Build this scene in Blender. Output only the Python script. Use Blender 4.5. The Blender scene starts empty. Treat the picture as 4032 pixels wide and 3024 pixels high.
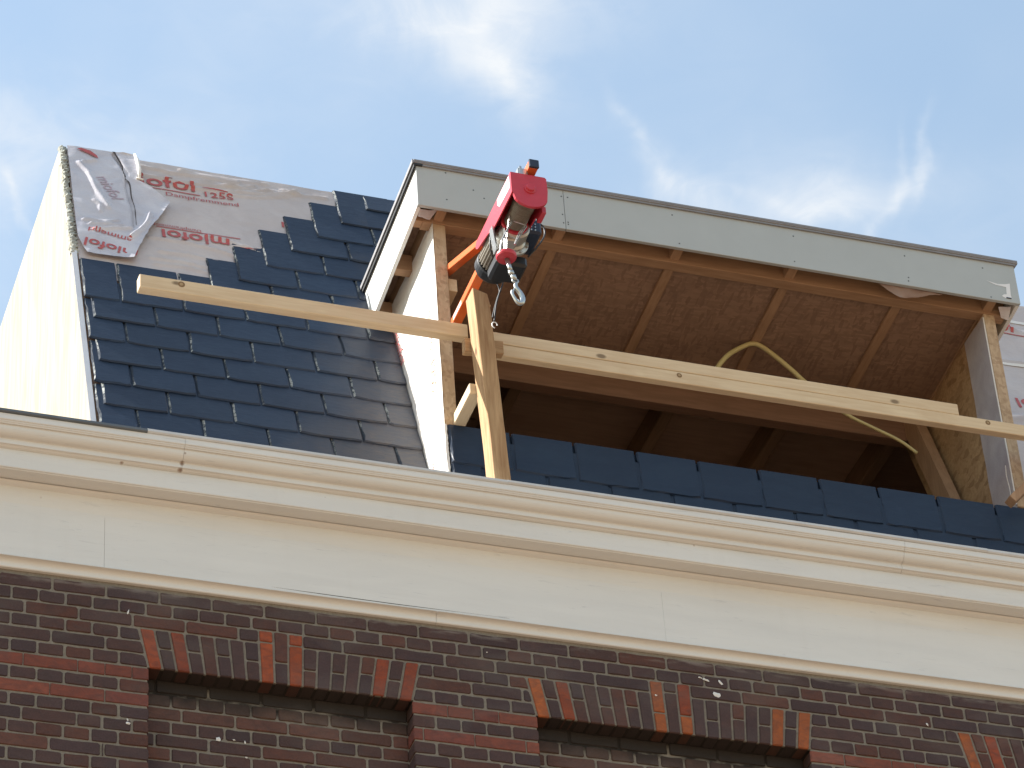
import bpy, bmesh, math, random
from mathutils import Vector, Matrix, noise as mnoise
random.seed(7)
rnd = random.uniform
sc = bpy.context.scene
COL = sc.collection
# ------------------------------------------------------------------ camera
cam_d = bpy.data.cameras.new('camera'); cam = bpy.data.objects.new('camera', cam_d); COL.objects.link(cam)
rx, up, bk = (0.949126, -0.309267, -0.05927), (-0.143809, -0.593154, 0.792141), (-0.280139, -0.743318, -0.607454)
cam.matrix_world = Matrix(((rx[0], up[0], bk[0], -2.14999), (rx[1], up[1], bk[1], -11.54406), (rx[2], up[2], bk[2], -7.98609), (0, 0, 0, 1)))
cam_d.sensor_width = 36; cam_d.lens = 123.228; cam_d.clip_start = .1; cam_d.clip_end = 2000
sc.camera = cam
# ------------------------------------------------------------------ sun and sky
SUN = Vector((-1.11, .372, 1.0)).normalized()
SUN_EL = math.asin(SUN.z); SUN_AZ = math.atan2(SUN.x, SUN.y)
sd = bpy.data.lights.new('sun', 'SUN'); sd.energy = 5.0; sd.angle = math.radians(.53); sd.color = (1, .955, .89)
so = bpy.data.objects.new('sun', sd); COL.objects.link(so); so.rotation_euler = SUN.to_track_quat('Z', 'Y').to_euler()
W = bpy.data.worlds.new('World'); sc.world = W; W.use_nodes = True
SKY_STRENGTH = .092
def build_world():
    nt = W.node_tree; nt.nodes.clear(); N = nt.nodes.new; L = nt.links.new
    out = N('ShaderNodeOutputWorld'); bg = N('ShaderNodeBackground'); bg.inputs[1].default_value = SKY_STRENGTH
    sky = N('ShaderNodeTexSky'); sky.sky_type = 'NISHITA'; sky.sun_disc = False
    sky.sun_elevation = SUN_EL; sky.sun_rotation = SUN_AZ % (2 * math.pi); sky.dust_density = 1.0; sky.air_density = 2.0; sky.ozone_density = 2.4
    tc = N('ShaderNodeTexCoord'); sep = N('ShaderNodeSeparateXYZ'); L(tc.outputs['Generated'], sep.inputs[0])
    def M(op, a, b=None, c=None):
        m = N('ShaderNodeMath'); m.operation = op
        for i, v in enumerate((a, b, c)):
            if v is None: continue
            if isinstance(v, (int, float)): m.inputs[i].default_value = v
            else: L(v, m.inputs[i])
        return m.outputs[0]
    az = M('MULTIPLY', M('ARCTAN2', sep.outputs[0], sep.outputs[1]), 57.2958)
    el = M('MULTIPLY', M('ARCSINE', sep.outputs[2]), 57.2958)
    cmb = N('ShaderNodeCombineXYZ'); L(az, cmb.inputs[0]); L(el, cmb.inputs[1])
    def warp(v, seed, amp):
        t = N('ShaderNodeTexNoise'); mp = N('ShaderNodeMapping'); L(cmb0.outputs[0], mp.inputs[0]); mp.inputs['Location'].default_value = (seed, seed, seed); L(mp.outputs[0], t.inputs['Vector']); t.inputs['Scale'].default_value = .7; t.inputs['Detail'].default_value = 4
        return M('ADD', v, M('MULTIPLY', M('SUBTRACT', t.outputs[0], .5), amp))
    cmb0 = cmb; waz = warp(az, 2., 1.3); wel = warp(el, 9., 1.0)
    def nz(scale, det, sx, sy, rot, dist=0., seed=0., rough=.55):
        mp = N('ShaderNodeMapping'); L(cmb.outputs[0], mp.inputs[0]); mp.inputs['Scale'].default_value = (sx, sy, 1); mp.inputs['Rotation'].default_value = (0, 0, rot); mp.inputs['Location'].default_value = (seed, seed * .7, seed)
        t = N('ShaderNodeTexNoise'); L(mp.outputs[0], t.inputs['Vector']); t.inputs['Scale'].default_value = scale; t.inputs['Detail'].default_value = det; t.inputs['Distortion'].default_value = dist; t.inputs['Roughness'].default_value = rough
        return t.outputs[0]
    def ramp(v, a, b):
        m = N('ShaderNodeMapRange'); m.interpolation_type = 'SMOOTHSTEP'; L(v, m.inputs[0]); m.inputs[1].default_value = a; m.inputs[2].default_value = b
        return m.outputs[0]
    def gauss(a0, e0, ra, re, rot=0.):
        dx = M('SUBTRACT', waz, a0); dy = M('SUBTRACT', wel, e0); c, s = math.cos(rot), math.sin(rot)
        u = M('DIVIDE', M('ADD', M('MULTIPLY', dx, c), M('MULTIPLY', dy, s)), ra)
        v = M('DIVIDE', M('SUBTRACT', M('MULTIPLY', dy, c), M('MULTIPLY', dx, s)), re)
        return M('EXPONENT', M('MULTIPLY', M('ADD', M('MULTIPLY', u, u), M('MULTIPLY', v, v)), -1.))
    veil = ramp(nz(.07, 3, 1, 1.4, .3, .3, 3.), .34, .70)
    wisp = ramp(nz(.30, 7, 1, 1.5, .45, .9, 11., .58), .36, .68)
    fine = ramp(nz(.8, 6, .75, 1.7, .55, 1.0, 5., .58), .34, .70)
    tot = M('ADD', M('MULTIPLY', veil, .18), .12)
    body = M('ADD', M('ADD', M('MULTIPLY', wisp, .55), M('MULTIPLY', fine, .22)), .28)
    for g, k in ((gauss(20.2, 43.7, 2.8, 1.0, -.08), .66), (gauss(20.6, 42.7, 1.5, .55, -.45), .50), (gauss(21.2, 42.0, 1.0, .5, -.9), .30), (gauss(12.0, 41.5, 3.4, .8, -.12), .34), (gauss(10.1, 40.9, .9, 1.1, .2), .40),
                 (gauss(27.0, 40.0, 1.7, .62, -.1), .36), (gauss(27.4, 39.7, 2.4, .32, .05), .28), (gauss(24.6, 40.3, .9, .40, -.8), .45), (gauss(13.0, 39.6, 3.0, .5, .1), .2)):
        tot = M('ADD', tot, M('MULTIPLY', M('MULTIPLY', g, k), body))
    # thin curling filaments of cirrus
    for (a0, e0, ra, re, rot, k) in ((23.54, 41.41, .6, .13, -1.11, .20), (24.31, 40.54, 1.0, .22, -.70, .20), (26.27, 39.86, 1.0, .15, -.33, .16), (27.75, 39.63, 1.2, .15, .02, .17),
                                     (28.83, 39.44, 1.1, .14, .55, .26), (29.81, 40.25, .75, .11, 1.1, .28), (29.3, 40.1, .65, .11, 1.25, .16), (10.4, 40.6, .9, .10, -.95, .25)):
        tot = M('ADD', tot, M('MULTIPLY', M('MULTIPLY', gauss(a0, e0, ra, re, rot), k), M('ADD', M('MULTIPLY', fine, .6), .5)))
    tot = M('ADD', tot, M('MULTIPLY', M('MULTIPLY', fine, veil), .06))
    tot = M('MINIMUM', tot, .96)
    mix = N('ShaderNodeMix'); mix.data_type = 'RGBA'; L(tot, mix.inputs[0]); L(sky.outputs[0], mix.inputs[6]); mix.inputs[7].default_value = (CLOUD[0], CLOUD[1], CLOUD[2], 1)
    L(mix.outputs[2], bg.inputs[0]); L(bg.outputs[0], out.inputs[0])
CLOUD = (4.25, 4.4, 4.55)
build_world()
sc.view_settings.view_transform = 'Standard'; sc.view_settings.look = 'None'; sc.view_settings.exposure = 1.25; sc.view_settings.gamma = 1.0
sc.view_settings.use_curve_mapping = False
# ------------------------------------------------------------------ materials
class Mat:
    def __init__(s, name, rough=.7, spec=.3, metallic=0.):
        s.m = bpy.data.materials.new(name); s.m.use_nodes = True; s.nt = s.m.node_tree
        s.b = s.nt.nodes['Principled BSDF']; s.b.inputs['Roughness'].default_value = rough; s.b.inputs['Specular IOR Level'].default_value = spec; s.b.inputs['Metallic'].default_value = metallic
        s.pos = s.nt.nodes.new('ShaderNodeNewGeometry').outputs['Position']
    def N(s, t): return s.nt.nodes.new(t)
    def L(s, a, b): s.nt.links.new(a, b)
    def noise(s, scale, detail=4, sx=1, sy=1, sz=1, dist=0, rough=.5, vec=None, off=0):
        mp = s.N('ShaderNodeMapping'); s.L(vec or s.pos, mp.inputs[0]); mp.inputs['Scale'].default_value = (sx, sy, sz); mp.inputs['Location'].default_value = (off, off, off)
        t = s.N('ShaderNodeTexNoise'); s.L(mp.outputs[0], t.inputs['Vector']); t.inputs['Scale'].default_value = scale; t.inputs['Detail'].default_value = detail; t.inputs['Distortion'].default_value = dist; t.inputs['Roughness'].default_value = rough
        return t.outputs[0]
    def voro(s, scale, sx=1, sy=1, sz=1, out='Color', feature='F1', vec=None):
        mp = s.N('ShaderNodeMapping'); s.L(vec or s.pos, mp.inputs[0]); mp.inputs['Scale'].default_value = (sx, sy, sz)
        t = s.N('ShaderNodeTexVoronoi'); t.feature = feature; s.L(mp.outputs[0], t.inputs['Vector']); t.inputs['Scale'].default_value = scale
        return t.outputs[out]
    def mr(s, v, a, b, c=0., d=1.):
        m = s.N('ShaderNodeMapRange'); s.L(v, m.inputs[0])
        for i, q in enumerate((a, b, c, d)): m.inputs[i + 1].default_value = q
        return m.outputs[0]
    def math(s, op, a, b=None):
        m = s.N('ShaderNodeMath'); m.operation = op
        for i, v in enumerate((a, b)):
            if v is None: continue
            if isinstance(v, (int, float)): m.inputs[i].default_value = v
            else: s.L(v, m.inputs[i])
        return m.outputs[0]
    def col(s, c):
        r = s.N('ShaderNodeRGB'); r.outputs[0].default_value = (*c, 1); return r.outputs[0]
    def mix(s, f, a, b, mode='MIX'):
        m = s.N('ShaderNodeMix'); m.data_type = 'RGBA'; m.blend_type = mode
        if isinstance(f, (int, float)): m.inputs[0].default_value = f
        else: s.L(f, m.inputs[0])
        for i, v in ((6, a), (7, b)):
            if isinstance(v, tuple): m.inputs[i].default_value = (*v, 1)
            else: s.L(v, m.inputs[i])
        return m.outputs[2]
    def base(s, v):
        if isinstance(v, tuple): s.b.inputs['Base Color'].default_value = (*v, 1)
        else: s.L(v, s.b.inputs['Base Color'])
        return s
    def rough(s, v): s.L(v, s.b.inputs['Roughness']); return s
    def bump(s, h, strength=.3, dist=.002):
        b = s.N('ShaderNodeBump'); b.inputs['Strength'].default_value = strength; b.inputs['Distance'].default_value = dist
        s.L(h, b.inputs['Height']); s.L(b.outputs[0], s.b.inputs['Normal']); return s
    def sep(s):
        q = s.N('ShaderNodeSeparateXYZ'); s.L(s.pos, q.inputs[0]); return q.outputs

def brick_mat(name, vertex=False):
    m = Mat(name, .88, .25)
    if vertex:
        a = m.N('ShaderNodeVertexColor'); a.layer_name = 'tint'; c = a.outputs[0]
    else:
        c = m.N('ShaderNodeObjectInfo').outputs['Color']
    n1 = m.noise(22, 5, 1, 1, 1.6, .6, .6); n2 = m.noise(140, 4, rough=.7); n3 = m.noise(9, 3, off=7)
    c = m.mix(m.mr(n1, .35, .7, 0, .5), c, (.045, .034, .036))
    c = m.mix(m.mr(n3, .55, .75, 0, .25), c, (.13, .06, .045))
    c = m.mix(m.mr(n2, .3, .75, .16, -.08), c, (.16, .13, .12))
    z = m.sep()[2]
    smear = m.math('MULTIPLY', m.mr(z, .06, .10), m.mr(m.noise(14, 5, .5, 1, 2.4), .48, .62, 0, .7))
    c = m.mix(smear, c, (.36, .33, .30))
    veil = m.mr(m.noise(3.2, 6, .8, 1, 1.6, .5), .5, .7, 0, .22)
    c = m.mix(veil, c, (.16, .15, .14))
    sp3 = m.sep(); soot = m.math('MULTIPLY', m.mr(sp3[1], .004, .012), m.mr(m.math('ADD', sp3[2], m.mr(n3, .3, .7, -.03, .03)), -.40, -.335))
    c = m.mix(m.math('MULTIPLY', soot, .85), c, (.030, .026, .024))
    m.base(c); m.bump(m.math('ADD', n2, m.math('MULTIPLY', n1, 1.5)), .55, .003)
    return m.m
M_brick = brick_mat('brick_clay'); M_brick_v = brick_mat('brick_clay_far', True)
def mortar_mat():
    m = Mat('lime_mortar', .95, .2)
    n = m.noise(70, 5, rough=.7); n2 = m.noise(6, 4)
    c = m.mix(m.mr(n, .3, .7), (.185, .165, .135), (.27, .245, .205))
    c = m.mix(m.mr(n2, .4, .7, 0, .35), c, (.20, .19, .175))
    s = m.sep()
    soot = m.math('MULTIPLY', m.mr(m.math('ADD', s[2], m.mr(m.noise(7, 4, 1, 1, 1.5), .3, .7, -.05, .05)), -.375, -.335), m.mr(s[1], .008, .02))
    c = m.mix(soot, c, (.030, .026, .023))
    m.base(c).bump(n, .6, .003); return m.m
M_mortar = mortar_mat()
def facade_far():
    m = Mat('brickwork_plain', .9, .2); s = m.sep()
    cb = m.N('ShaderNodeCombineXYZ'); m.L(s[0], cb.inputs[0]); m.L(s[2], cb.inputs[1])
    t = m.N('ShaderNodeTexBrick'); m.L(cb.outputs[0], t.inputs[0]); t.inputs['Scale'].default_value = 1; t.inputs['Brick Width'].default_value = .22; t.inputs['Row Height'].default_value = .0625; t.inputs['Mortar Size'].default_value = .006
    t.inputs['Color1'].default_value = (.065, .042, .04, 1); t.inputs['Color2'].default_value = (.09, .05, .042, 1); t.inputs['Mortar'].default_value = (.26, .235, .2, 1)
    m.base(m.mix(m.mr(m.noise(30, 4), .3, .7, 0, .4), t.outputs[0], (.08, .06, .055))); return m.m
M_facade = facade_far()
def paint_mat():
    m = Mat('white_gloss_paint', .42, .4)
    n = m.noise(5, 6, .35, 1, 2.5, .4); n2 = m.noise(34, 6, .22, 1, 2.0, .8, .65)
    c = m.mix(m.mr(n, .4, .75, 0, .40), (.72, .73, .71), (.60, .61, .60))
    drip = m.mr(m.noise(16, 4, 1, .6, .07, .2), 0.60, .76, 0, .05); c = m.mix(drip, c, (.42, .38, .32))
    c = m.mix(m.mr(n2, .61, .72, 0, .34), c, (.40, .42, .44))
    fine = m.noise(150, 3); c = m.mix(m.mr(fine, .6, .8, 0, .1), c, (.5, .48, .45))
    for (x, y, z, r) in ((.41, -.147, .60, .009), (.655, -.15, .605, .011), (.66, -.165, .63, .010), (1.33, -.13, .612, .008), (.10, -.03, .455, .008), (.665, -.2, .66, .006), (1.28, -.13, .58, .006), (2.93, -.13, .60, .007)):
        d = m.N('ShaderNodeVectorMath'); d.operation = 'DISTANCE'; m.L(m.pos, d.inputs[0]); d.inputs[1].default_value = (x, y, z)
        c = m.mix(m.mr(m.math('ADD', d.outputs['Value'], m.mr(n2, 0, 1, -.004, .004)), r * .5, r * 1.3, .8, 0), c, (.20, .10, .05))
    h = m.math('ADD', m.noise(60, 4, .15, 1, 1), m.math('MULTIPLY', m.noise(3, 3, .5), 2.))
    m.base(c).bump(h, .28, .004); return m.m
M_paint = paint_mat()
def simple(name, c, rough=.6, spec=.3, metallic=0., var=.15, nscale=30, bump=.15):
    m = Mat(name, rough, spec, metallic); n = m.noise(nscale, 5, rough=.6)
    m.base(m.mix(m.mr(n, .3, .7, 0, var * 2), c, tuple(q * .55 for q in c)))
    if bump: m.bump(m.noise(nscale * 4, 3), bump, .001)
    return m.m
def slate_mat():
    m = Mat('blue_black_slate', .55, .35)
    n = m.noise(7, 6, .5, 1, 1.5, .5, .6); n2 = m.noise(55, 6, .35, 1, 1.2, .6, .7)
    c = m.mix(m.mr(n, .35, .7), (.012, .026, .056), (.018, .035, .067))
    c = m.mix(m.mr(n2, .62, .80, 0, .35), c, (.07, .078, .085))
    ob = m.N('ShaderNodeObjectInfo').outputs['Random']
    c = m.mix(m.mr(ob, 0, 1, 0, .28), c, (.010, .015, .026))
    sx = m.sep()   # grey-brown corner by the dormer: cheek foil's reflected light painted in, plus some dusting
    dust_glare = m.math('MULTIPLY', m.mr(m.math('ADD', m.math('SUBTRACT', sx[0], m.math('MULTIPLY', sx[2], .32)), m.mr(m.noise(3.5, 4), .3, .7, -.18, .18)), .88, 1.40), m.math('LESS_THAN', sx[0], 1.93))
    dust_glare = m.math('MULTIPLY', dust_glare, m.math('GREATER_THAN', sx[1], .30))
    c = m.mix(m.math('MULTIPLY', dust_glare, m.mr(n2, .35, .65, .10, .70)), c, (.125, .105, .09))
    m.base(c); m.rough(m.mr(n2, .3, .7, .42, .60)); m.bump(m.math('ADD', n2, m.math('MULTIPLY', n, 2)), .35, .003); return m.m
M_slate = slate_mat()
def chip_mat():
    m = Mat('chipped_slate_edge', .8, .3); n = m.noise(45, 3, rough=.7); big = m.noise(6, 2)
    m.base(m.mix(m.math('MULTIPLY', m.mr(n, .42, .58), m.mr(big, .38, .58)), (.024, .034, .05), (.36, .38, .36))).bump(n, .8, .004); return m.m
M_chip = chip_mat()
def wood_mat(name, axis, light, dark, knots=True, rough=.7, contrast=.5):
    m = Mat(name, rough, .25); st = [1, 1, 1]; st[axis] = .07
    g = m.noise(60, 5, *st, .5, .6); g2 = m.noise(9, 4, *[q if q == 1 else .3 for q in st], 1.5)
    c = m.mix(m.mr(g, .35, .68, 0, contrast), light, dark)
    c = m.mix(m.mr(g2, .45, .7, 0, .35), c, dark)
    if knots:
        sk = [1, 1, 1]; sk[axis] = .55
        v = m.voro(7.5, *sk, out='Distance'); vc = m.voro(7.5, *sk, out='Color')
        sp = m.N('ShaderNodeSeparateColor'); m.L(vc, sp.inputs[0])
        k = m.math('MULTIPLY', m.mr(v, .07, .12, .85, 0), m.math('GREATER_THAN', sp.outputs[0], .72))
        c = m.mix(k, c, tuple(q * .35 for q in dark))
    m.base(c).bump(g, .25, .0015); return m.m
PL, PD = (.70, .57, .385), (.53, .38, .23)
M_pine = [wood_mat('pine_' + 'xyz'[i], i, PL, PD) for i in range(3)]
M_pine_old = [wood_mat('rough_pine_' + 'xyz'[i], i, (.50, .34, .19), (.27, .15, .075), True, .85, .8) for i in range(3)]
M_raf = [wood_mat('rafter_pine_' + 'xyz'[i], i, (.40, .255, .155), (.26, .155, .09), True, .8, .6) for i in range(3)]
def osb_mat(name, c1, c2, c3, swap=0):
    m = Mat(name, .75, .3)
    v = m.voro(85, *((.30, .9, 1) if swap == 0 else (1, .9, .3)), out='Color'); v2 = m.voro(70, *((1, .28, .5) if swap == 0 else (.9, .35, .9)), out='Color')
    s1 = m.N('ShaderNodeSeparateColor'); m.L(v, s1.inputs[0]); s2 = m.N('ShaderNodeSeparateColor'); m.L(v2, s2.inputs[0])
    c = m.mix(m.mr(s1.outputs[0], .1, .9), c1, c2); c = m.mix(m.mr(s2.outputs[1], .62, .9, 0, .6), c, c3)
    c = m.mix(m.mr(m.noise(4, 4), .4, .7, 0, .3), c, c3)
    m.base(c).bump(m.math('ADD', s1.outputs[0], s2.outputs[1]), .5, .0015); return m.m
M_beam = wood_mat('dark_old_beam', 0, (.26, .155, .105), (.17, .10, .065), True, .8, .6)
M_attic = wood_mat('attic_boards', 0, (.62, .42, .30), (.44, .28, .19), True, .8, .5)
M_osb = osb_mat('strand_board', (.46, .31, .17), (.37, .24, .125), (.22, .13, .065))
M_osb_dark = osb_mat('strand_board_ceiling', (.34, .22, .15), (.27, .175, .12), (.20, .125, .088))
M_osb_edge = osb_mat('strand_board_post', (.52, .385, .255), (.44, .315, .20), (.33, .22, .135), 1)
def ply_mat():
    m = Mat('cream_plywood', .7, .25); n = m.noise(14, 5, 1, 1, .12, 1.0); c = m.mix(m.mr(n, .35, .65), (.36, .325, .26), (.29, .25, .185)); m.base(c).bump(n, .15, .002); return m.m
M_ply = ply_mat()
def foil_mat(name, a, b, rough=.32, alpha=1.):
    m = Mat(name, rough, .5); n = m.noise(6, 6, 1, 1, 1, .8, .6); w = m.noise(260, 2)
    c = m.mix(m.mr(n, .35, .7), a, b); c = m.mix(m.mr(w, .4, .7, 0, .12), c, (.3, .28, .28))
    m.base(c).bump(m.math('ADD', m.noise(28, 5, .5, 1, 1.4, 2.2, .55), m.math('MULTIPLY', w, .15)), .5, .004)
    if alpha < 1: m.b.inputs['Alpha'].default_value = alpha
    return m.m
M_foil = foil_mat('vapour_foil_taupe', (.56, .50, .475), (.48, .42, .40))
M_foil2 = foil_mat('vapour_foil_white', (.60, .59, .63), (.48, .47, .52), .25)
M_foil3 = foil_mat('vapour_foil_sheer', (.62, .60, .64), (.50, .48, .52), .25, .78)
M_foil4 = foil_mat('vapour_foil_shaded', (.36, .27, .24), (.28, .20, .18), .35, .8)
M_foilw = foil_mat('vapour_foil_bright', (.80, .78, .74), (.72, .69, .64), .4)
M_ink = simple('red_print', (.50, .115, .11), .5, .3, var=.25, nscale=90, bump=0)
M_ink2 = simple('faded_red_print', (.68, .42, .30), .5, .3, var=.1, nscale=90, bump=0)
M_board = simple('grey_green_board', (.435, .475, .485), .62, .3, var=.05, nscale=8, bump=.1)
M_boardside = simple('white_board', (.72, .74, .73), .6, .3, var=.04, nscale=8, bump=.1)
M_trim = simple('aluminium_roof_trim', (.26, .26, .27), .5, .5, .1, .2, 20)
M_rubber = simple('black_rubber', (.03, .032, .035), .5, .4, 0, .2)
M_zinc = simple('weathered_zinc', (.62, .64, .65), .5, .5, .0, .15, 12)
M_zincd = simple('dark_zinc', (.13, .15, .17), .5, .5, .1, .3, 12)
M_dark = simple('dark_gap', (.02, .02, .02), .9, .1, bump=0)
M_tape = simple('crumbled_grey_foam', (.50, .52, .47), .8, .2, 0, .45, 50, .6)
M_white = simple('white_strip', (.72, .74, .78), .4, .4, 0, .06, 12)
M_orange = simple('orange_powder_coat', (.70, .15, .04), .35, .5, 0, .12, 20, .05)
M_red = simple('red_hoist_paint', (.53, .040, .065), .38, .5, 0, .12, 25, .1)
M_steel = simple('galvanised_steel', (.52, .54, .53), .3, .5, .85, .2, 40)
M_alu = simple('cast_aluminium', (.55, .54, .50), .42, .5, .75, .2, 30)
M_cast = simple('grey_motor_casing', (.32, .30, .26), .55, .4, .3, .2, 30)
M_rope = simple('wound_steel_rope', (.20, .185, .16), .55, .4, .4, .35, 120, .5)
M_black = simple('black_plastic', (.018, .022, .028), .45, .5, 0, .2)
M_navy = simple('dark_blue_plastic', (.02, .035, .07), .5, .4, 0, .2)
M_sticker = simple('white_sticker', (.78, .79, .80), .4, .4, 0, .04)
M_grey = simple('grey_print', (.22, .25, .25), .5, .3, 0, .1)
M_yellow = simple('pale_yellow_conduit', (.55, .47, .22), .45, .4, 0, .1)
M_splash = simple('white_splash', (.74, .75, .74), .7, .3, 0, .05)
M_screw = simple('screw_head', (.12, .13, .13), .5, .4, .5, .1)
def paving():
    m = Mat('warm_brick_paving', .9, .2); s = m.sep()
    cb = m.N('ShaderNodeCombineXYZ'); m.L(s[0], cb.inputs[0]); m.L(s[1], cb.inputs[1])
    t = m.N('ShaderNodeTexBrick'); m.L(cb.outputs[0], t.inputs[0]); t.inputs['Scale'].default_value = 1; t.inputs['Brick Width'].default_value = .21; t.inputs['Row Height'].default_value = .08; t.inputs['Mortar Size'].default_value = .004
    t.inputs['Color1'].default_value = (.235, .155, .098, 1); t.inputs['Color2'].default_value = (.205, .138, .088, 1); t.inputs['Mortar'].default_value = (.20, .15, .11, 1)
    m.base(m.mix(m.mr(m.noise(2, 5), .3, .7, 0, .3), t.outputs[0], (.24, .18, .13))); return m.m
M_paving = paving()
# ------------------------------------------------------------------ object helpers
def wloc(o):
    v = Vector((0, 0, 0))
    while o is not None: v += o.location; o = o.parent
    return v
def mk(name, verts, faces, mat, parent=None, smooth=False, mats=None, fmat=None, label=None, origin=None):
    """one mesh object; verts in world coordinates, origin at the mesh's middle"""
    if origin is None:
        lo = [min(v[i] for v in verts) for i in range(3)]; hi = [max(v[i] for v in verts) for i in range(3)]
        origin = Vector([(lo[i] + hi[i]) / 2 for i in range(3)])
    origin = Vector(origin)
    me = bpy.data.meshes.new(name); me.from_pydata([tuple(Vector(v) - origin) for v in verts], [], faces)
    for q in (mats or [mat]): me.materials.append(q)
    if fmat:
        for p, i in zip(me.polygons, fmat): p.material_index = i
    if smooth:
        for p in me.polygons: p.use_smooth = True
    me.update()
    o = bpy.data.objects.new(name, me); COL.objects.link(o); o.parent = parent
    o.location = origin - (wloc(parent) if parent else Vector((0, 0, 0)))
    if label: o['label'] = label
    return o
def empty(name, loc, label, cat, group=None):
    o = bpy.data.objects.new(name, None); o.empty_display_size = .2; COL.objects.link(o); o.location = loc
    o['label'] = label; o['category'] = cat
    if group: o['group'] = group
    return o
def tag(o, label, cat, group=None):
    o['label'] = label; o['category'] = cat
    if group: o['group'] = group
    return o
class G:
    def __init__(s): s.v = []; s.f = []; s.m = []; s.mi = 0
    def add(s, vs, fs):
        n = len(s.v); s.v += [tuple(v) for v in vs]; s.f += [tuple(i + n for i in f) for f in fs]; s.m += [s.mi] * len(fs)
    def box(s, x0, x1, y0, y1, z0, z1):
        s.add([(x, y, z) for x in (x0, x1) for y in (y0, y1) for z in (z0, z1)], [(0, 1, 3, 2), (4, 6, 7, 5), (0, 4, 5, 1), (2, 3, 7, 6), (0, 2, 6, 4), (1, 5, 7, 3)])
    def bbox(s, x0, x1, y0, y1, z0, z1, b=.003, tilt=0., jit=0.):
        """box with chamfered edges"""
        bm = bmesh.new(); bmesh.ops.create_cube(bm, size=1)
        for v in bm.verts:
            v.co = Vector((x0 + (v.co.x + .5) * (x1 - x0), y0 + (v.co.y + .5) * (y1 - y0), z0 + (v.co.z + .5) * (z1 - z0)))
            if jit: v.co += Vector((rnd(-jit, jit), rnd(-jit, jit), rnd(-jit, jit)))
        bmesh.ops.bevel(bm, geom=bm.edges[:], offset=b, segments=1, affect='EDGES', profile=.5)
        bmesh.ops.recalc_face_normals(bm, faces=bm.faces[:]); bm.verts.index_update()
        s.add([v.co[:] for v in bm.verts], [[v.index for v in f.verts] for f in bm.faces]); bm.free()
    def prism(s, poly, a, b, axis):
        """poly: 2D points in the two other axes; extruded from a to b along axis"""
        def P(p, t):
            return {0: (t, p[0], p[1]), 1: (p[0], t, p[1]), 2: (p[0], p[1], t)}[axis]
        n = len(poly); area = sum(poly[i][0] * poly[(i + 1) % n][1] - poly[(i + 1) % n][0] * poly[i][1] for i in range(n))
        if area < 0: poly = poly[::-1]
        vs = [P(p, a) for p in poly] + [P(p, b) for p in poly]
        fs = [tuple(range(n))[::-1], tuple(range(n, 2 * n))] + [(i, (i + 1) % n, (i + 1) % n + n, i + n) for i in range(n)]
        if axis == 1: fs = [f[::-1] for f in fs]
        s.add(vs, fs)
    def beam(s, p, q, w, h, upv=(0, 0, 1), b=.002):
        p, q = Vector(p), Vector(q); d = (q - p); L = d.length; d.normalize(); side = d.cross(Vector(upv)).normalized(); u = side.cross(d)
        g = G(); g.bbox(-w / 2, w / 2, 0, L, -h / 2, h / 2, b)
        s.add([p + side * v[0] + d * v[1] + u * v[2] for v in g.v], g.f)
    def lathe(s, prof, c, axis, n=28, ang=0):
        """prof: (radius, t) along axis from c"""
        ax = Vector(axis).normalized(); e1 = ax.orthogonal().normalized(); e2 = ax.cross(e1); c = Vector(c); vs = []; fs = []
        for r, t in prof:
            for i in range(n):
                a = 2 * math.pi * i / n + ang; vs.append(c + ax * t + e1 * (r * math.cos(a)) + e2 * (r * math.sin(a)))
        for j in range(len(prof) - 1):
            for i in range(n): k = (i + 1) % n; fs.append((j * n + i, j * n + k, (j + 1) * n + k, (j + 1) * n + i))
        fs.append(tuple(range(n))[::-1]); fs.append(tuple(range((len(prof) - 1) * n, len(prof) * n)))
        s.add(vs, fs)
    def tube(s, pts, r, n=8, closed=False):
        pts = [Vector(p) for p in pts]; rr = r if isinstance(r, (list, tuple)) else [r] * len(pts); vs = []; fs = []
        ref = Vector((.13, .9, .31)).normalized(); m = len(pts)
        for i, p in enumerate(pts):
            a = pts[(i - 1) % m] if closed or i > 0 else p; b = pts[(i + 1) % m] if closed or i < m - 1 else p
            d = (b - a).normalized(); e1 = d.cross(ref).normalized(); e2 = d.cross(e1)
            for k in range(n):
                t = 2 * math.pi * k / n; vs.append(p + (e1 * math.cos(t) + e2 * math.sin(t)) * rr[i])
        for i in range(m if closed else m - 1):
            j = (i + 1) % m
            for k in range(n): l = (k + 1) % n; fs.append((i * n + k, j * n + k, j * n + l, i * n + l))
        if not closed: fs.append(tuple(range(n))); fs.append(tuple(range((m - 1) * n, m * n))[::-1])
        s.add(vs, fs)
    def build(s, name, mat, parent=None, **k):
        if isinstance(mat, list): return mk(name, s.v, s.f, None, parent, mats=mat, fmat=s.m, **k)
        return mk(name, s.v, s.f, mat, parent, **k)
def smooth_path(pts, n=6):
    P = [Vector(p) for p in pts]; out = []
    for i in range(len(P) - 1):
        a, b, c, d = P[max(i - 1, 0)], P[i], P[i + 1], P[min(i + 2, len(P) - 1)]
        for k in range(n):
            t = k / n; out.append(.5 * ((2 * b) + (c - a) * t + (2 * a - 5 * b + 4 * c - d) * t * t + (3 * b - a - 3 * c + d) * t ** 3))
    out.append(P[-1]); return out
def one(name, mat, parent, fn, *a, **k):
    g = G(); getattr(g, fn)(*a); return g.build(name, mat, parent, **k)
# ------------------------------------------------------------------ ground
GZ = -9.6
g = G(); g.add([(-300, -300, GZ), (300, -300, GZ), (300, 300, GZ), (-300, 300, GZ)], [(0, 1, 2, 3)])
gr = g.build('ground', M_paving); gr['kind'] = 'structure'
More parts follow.
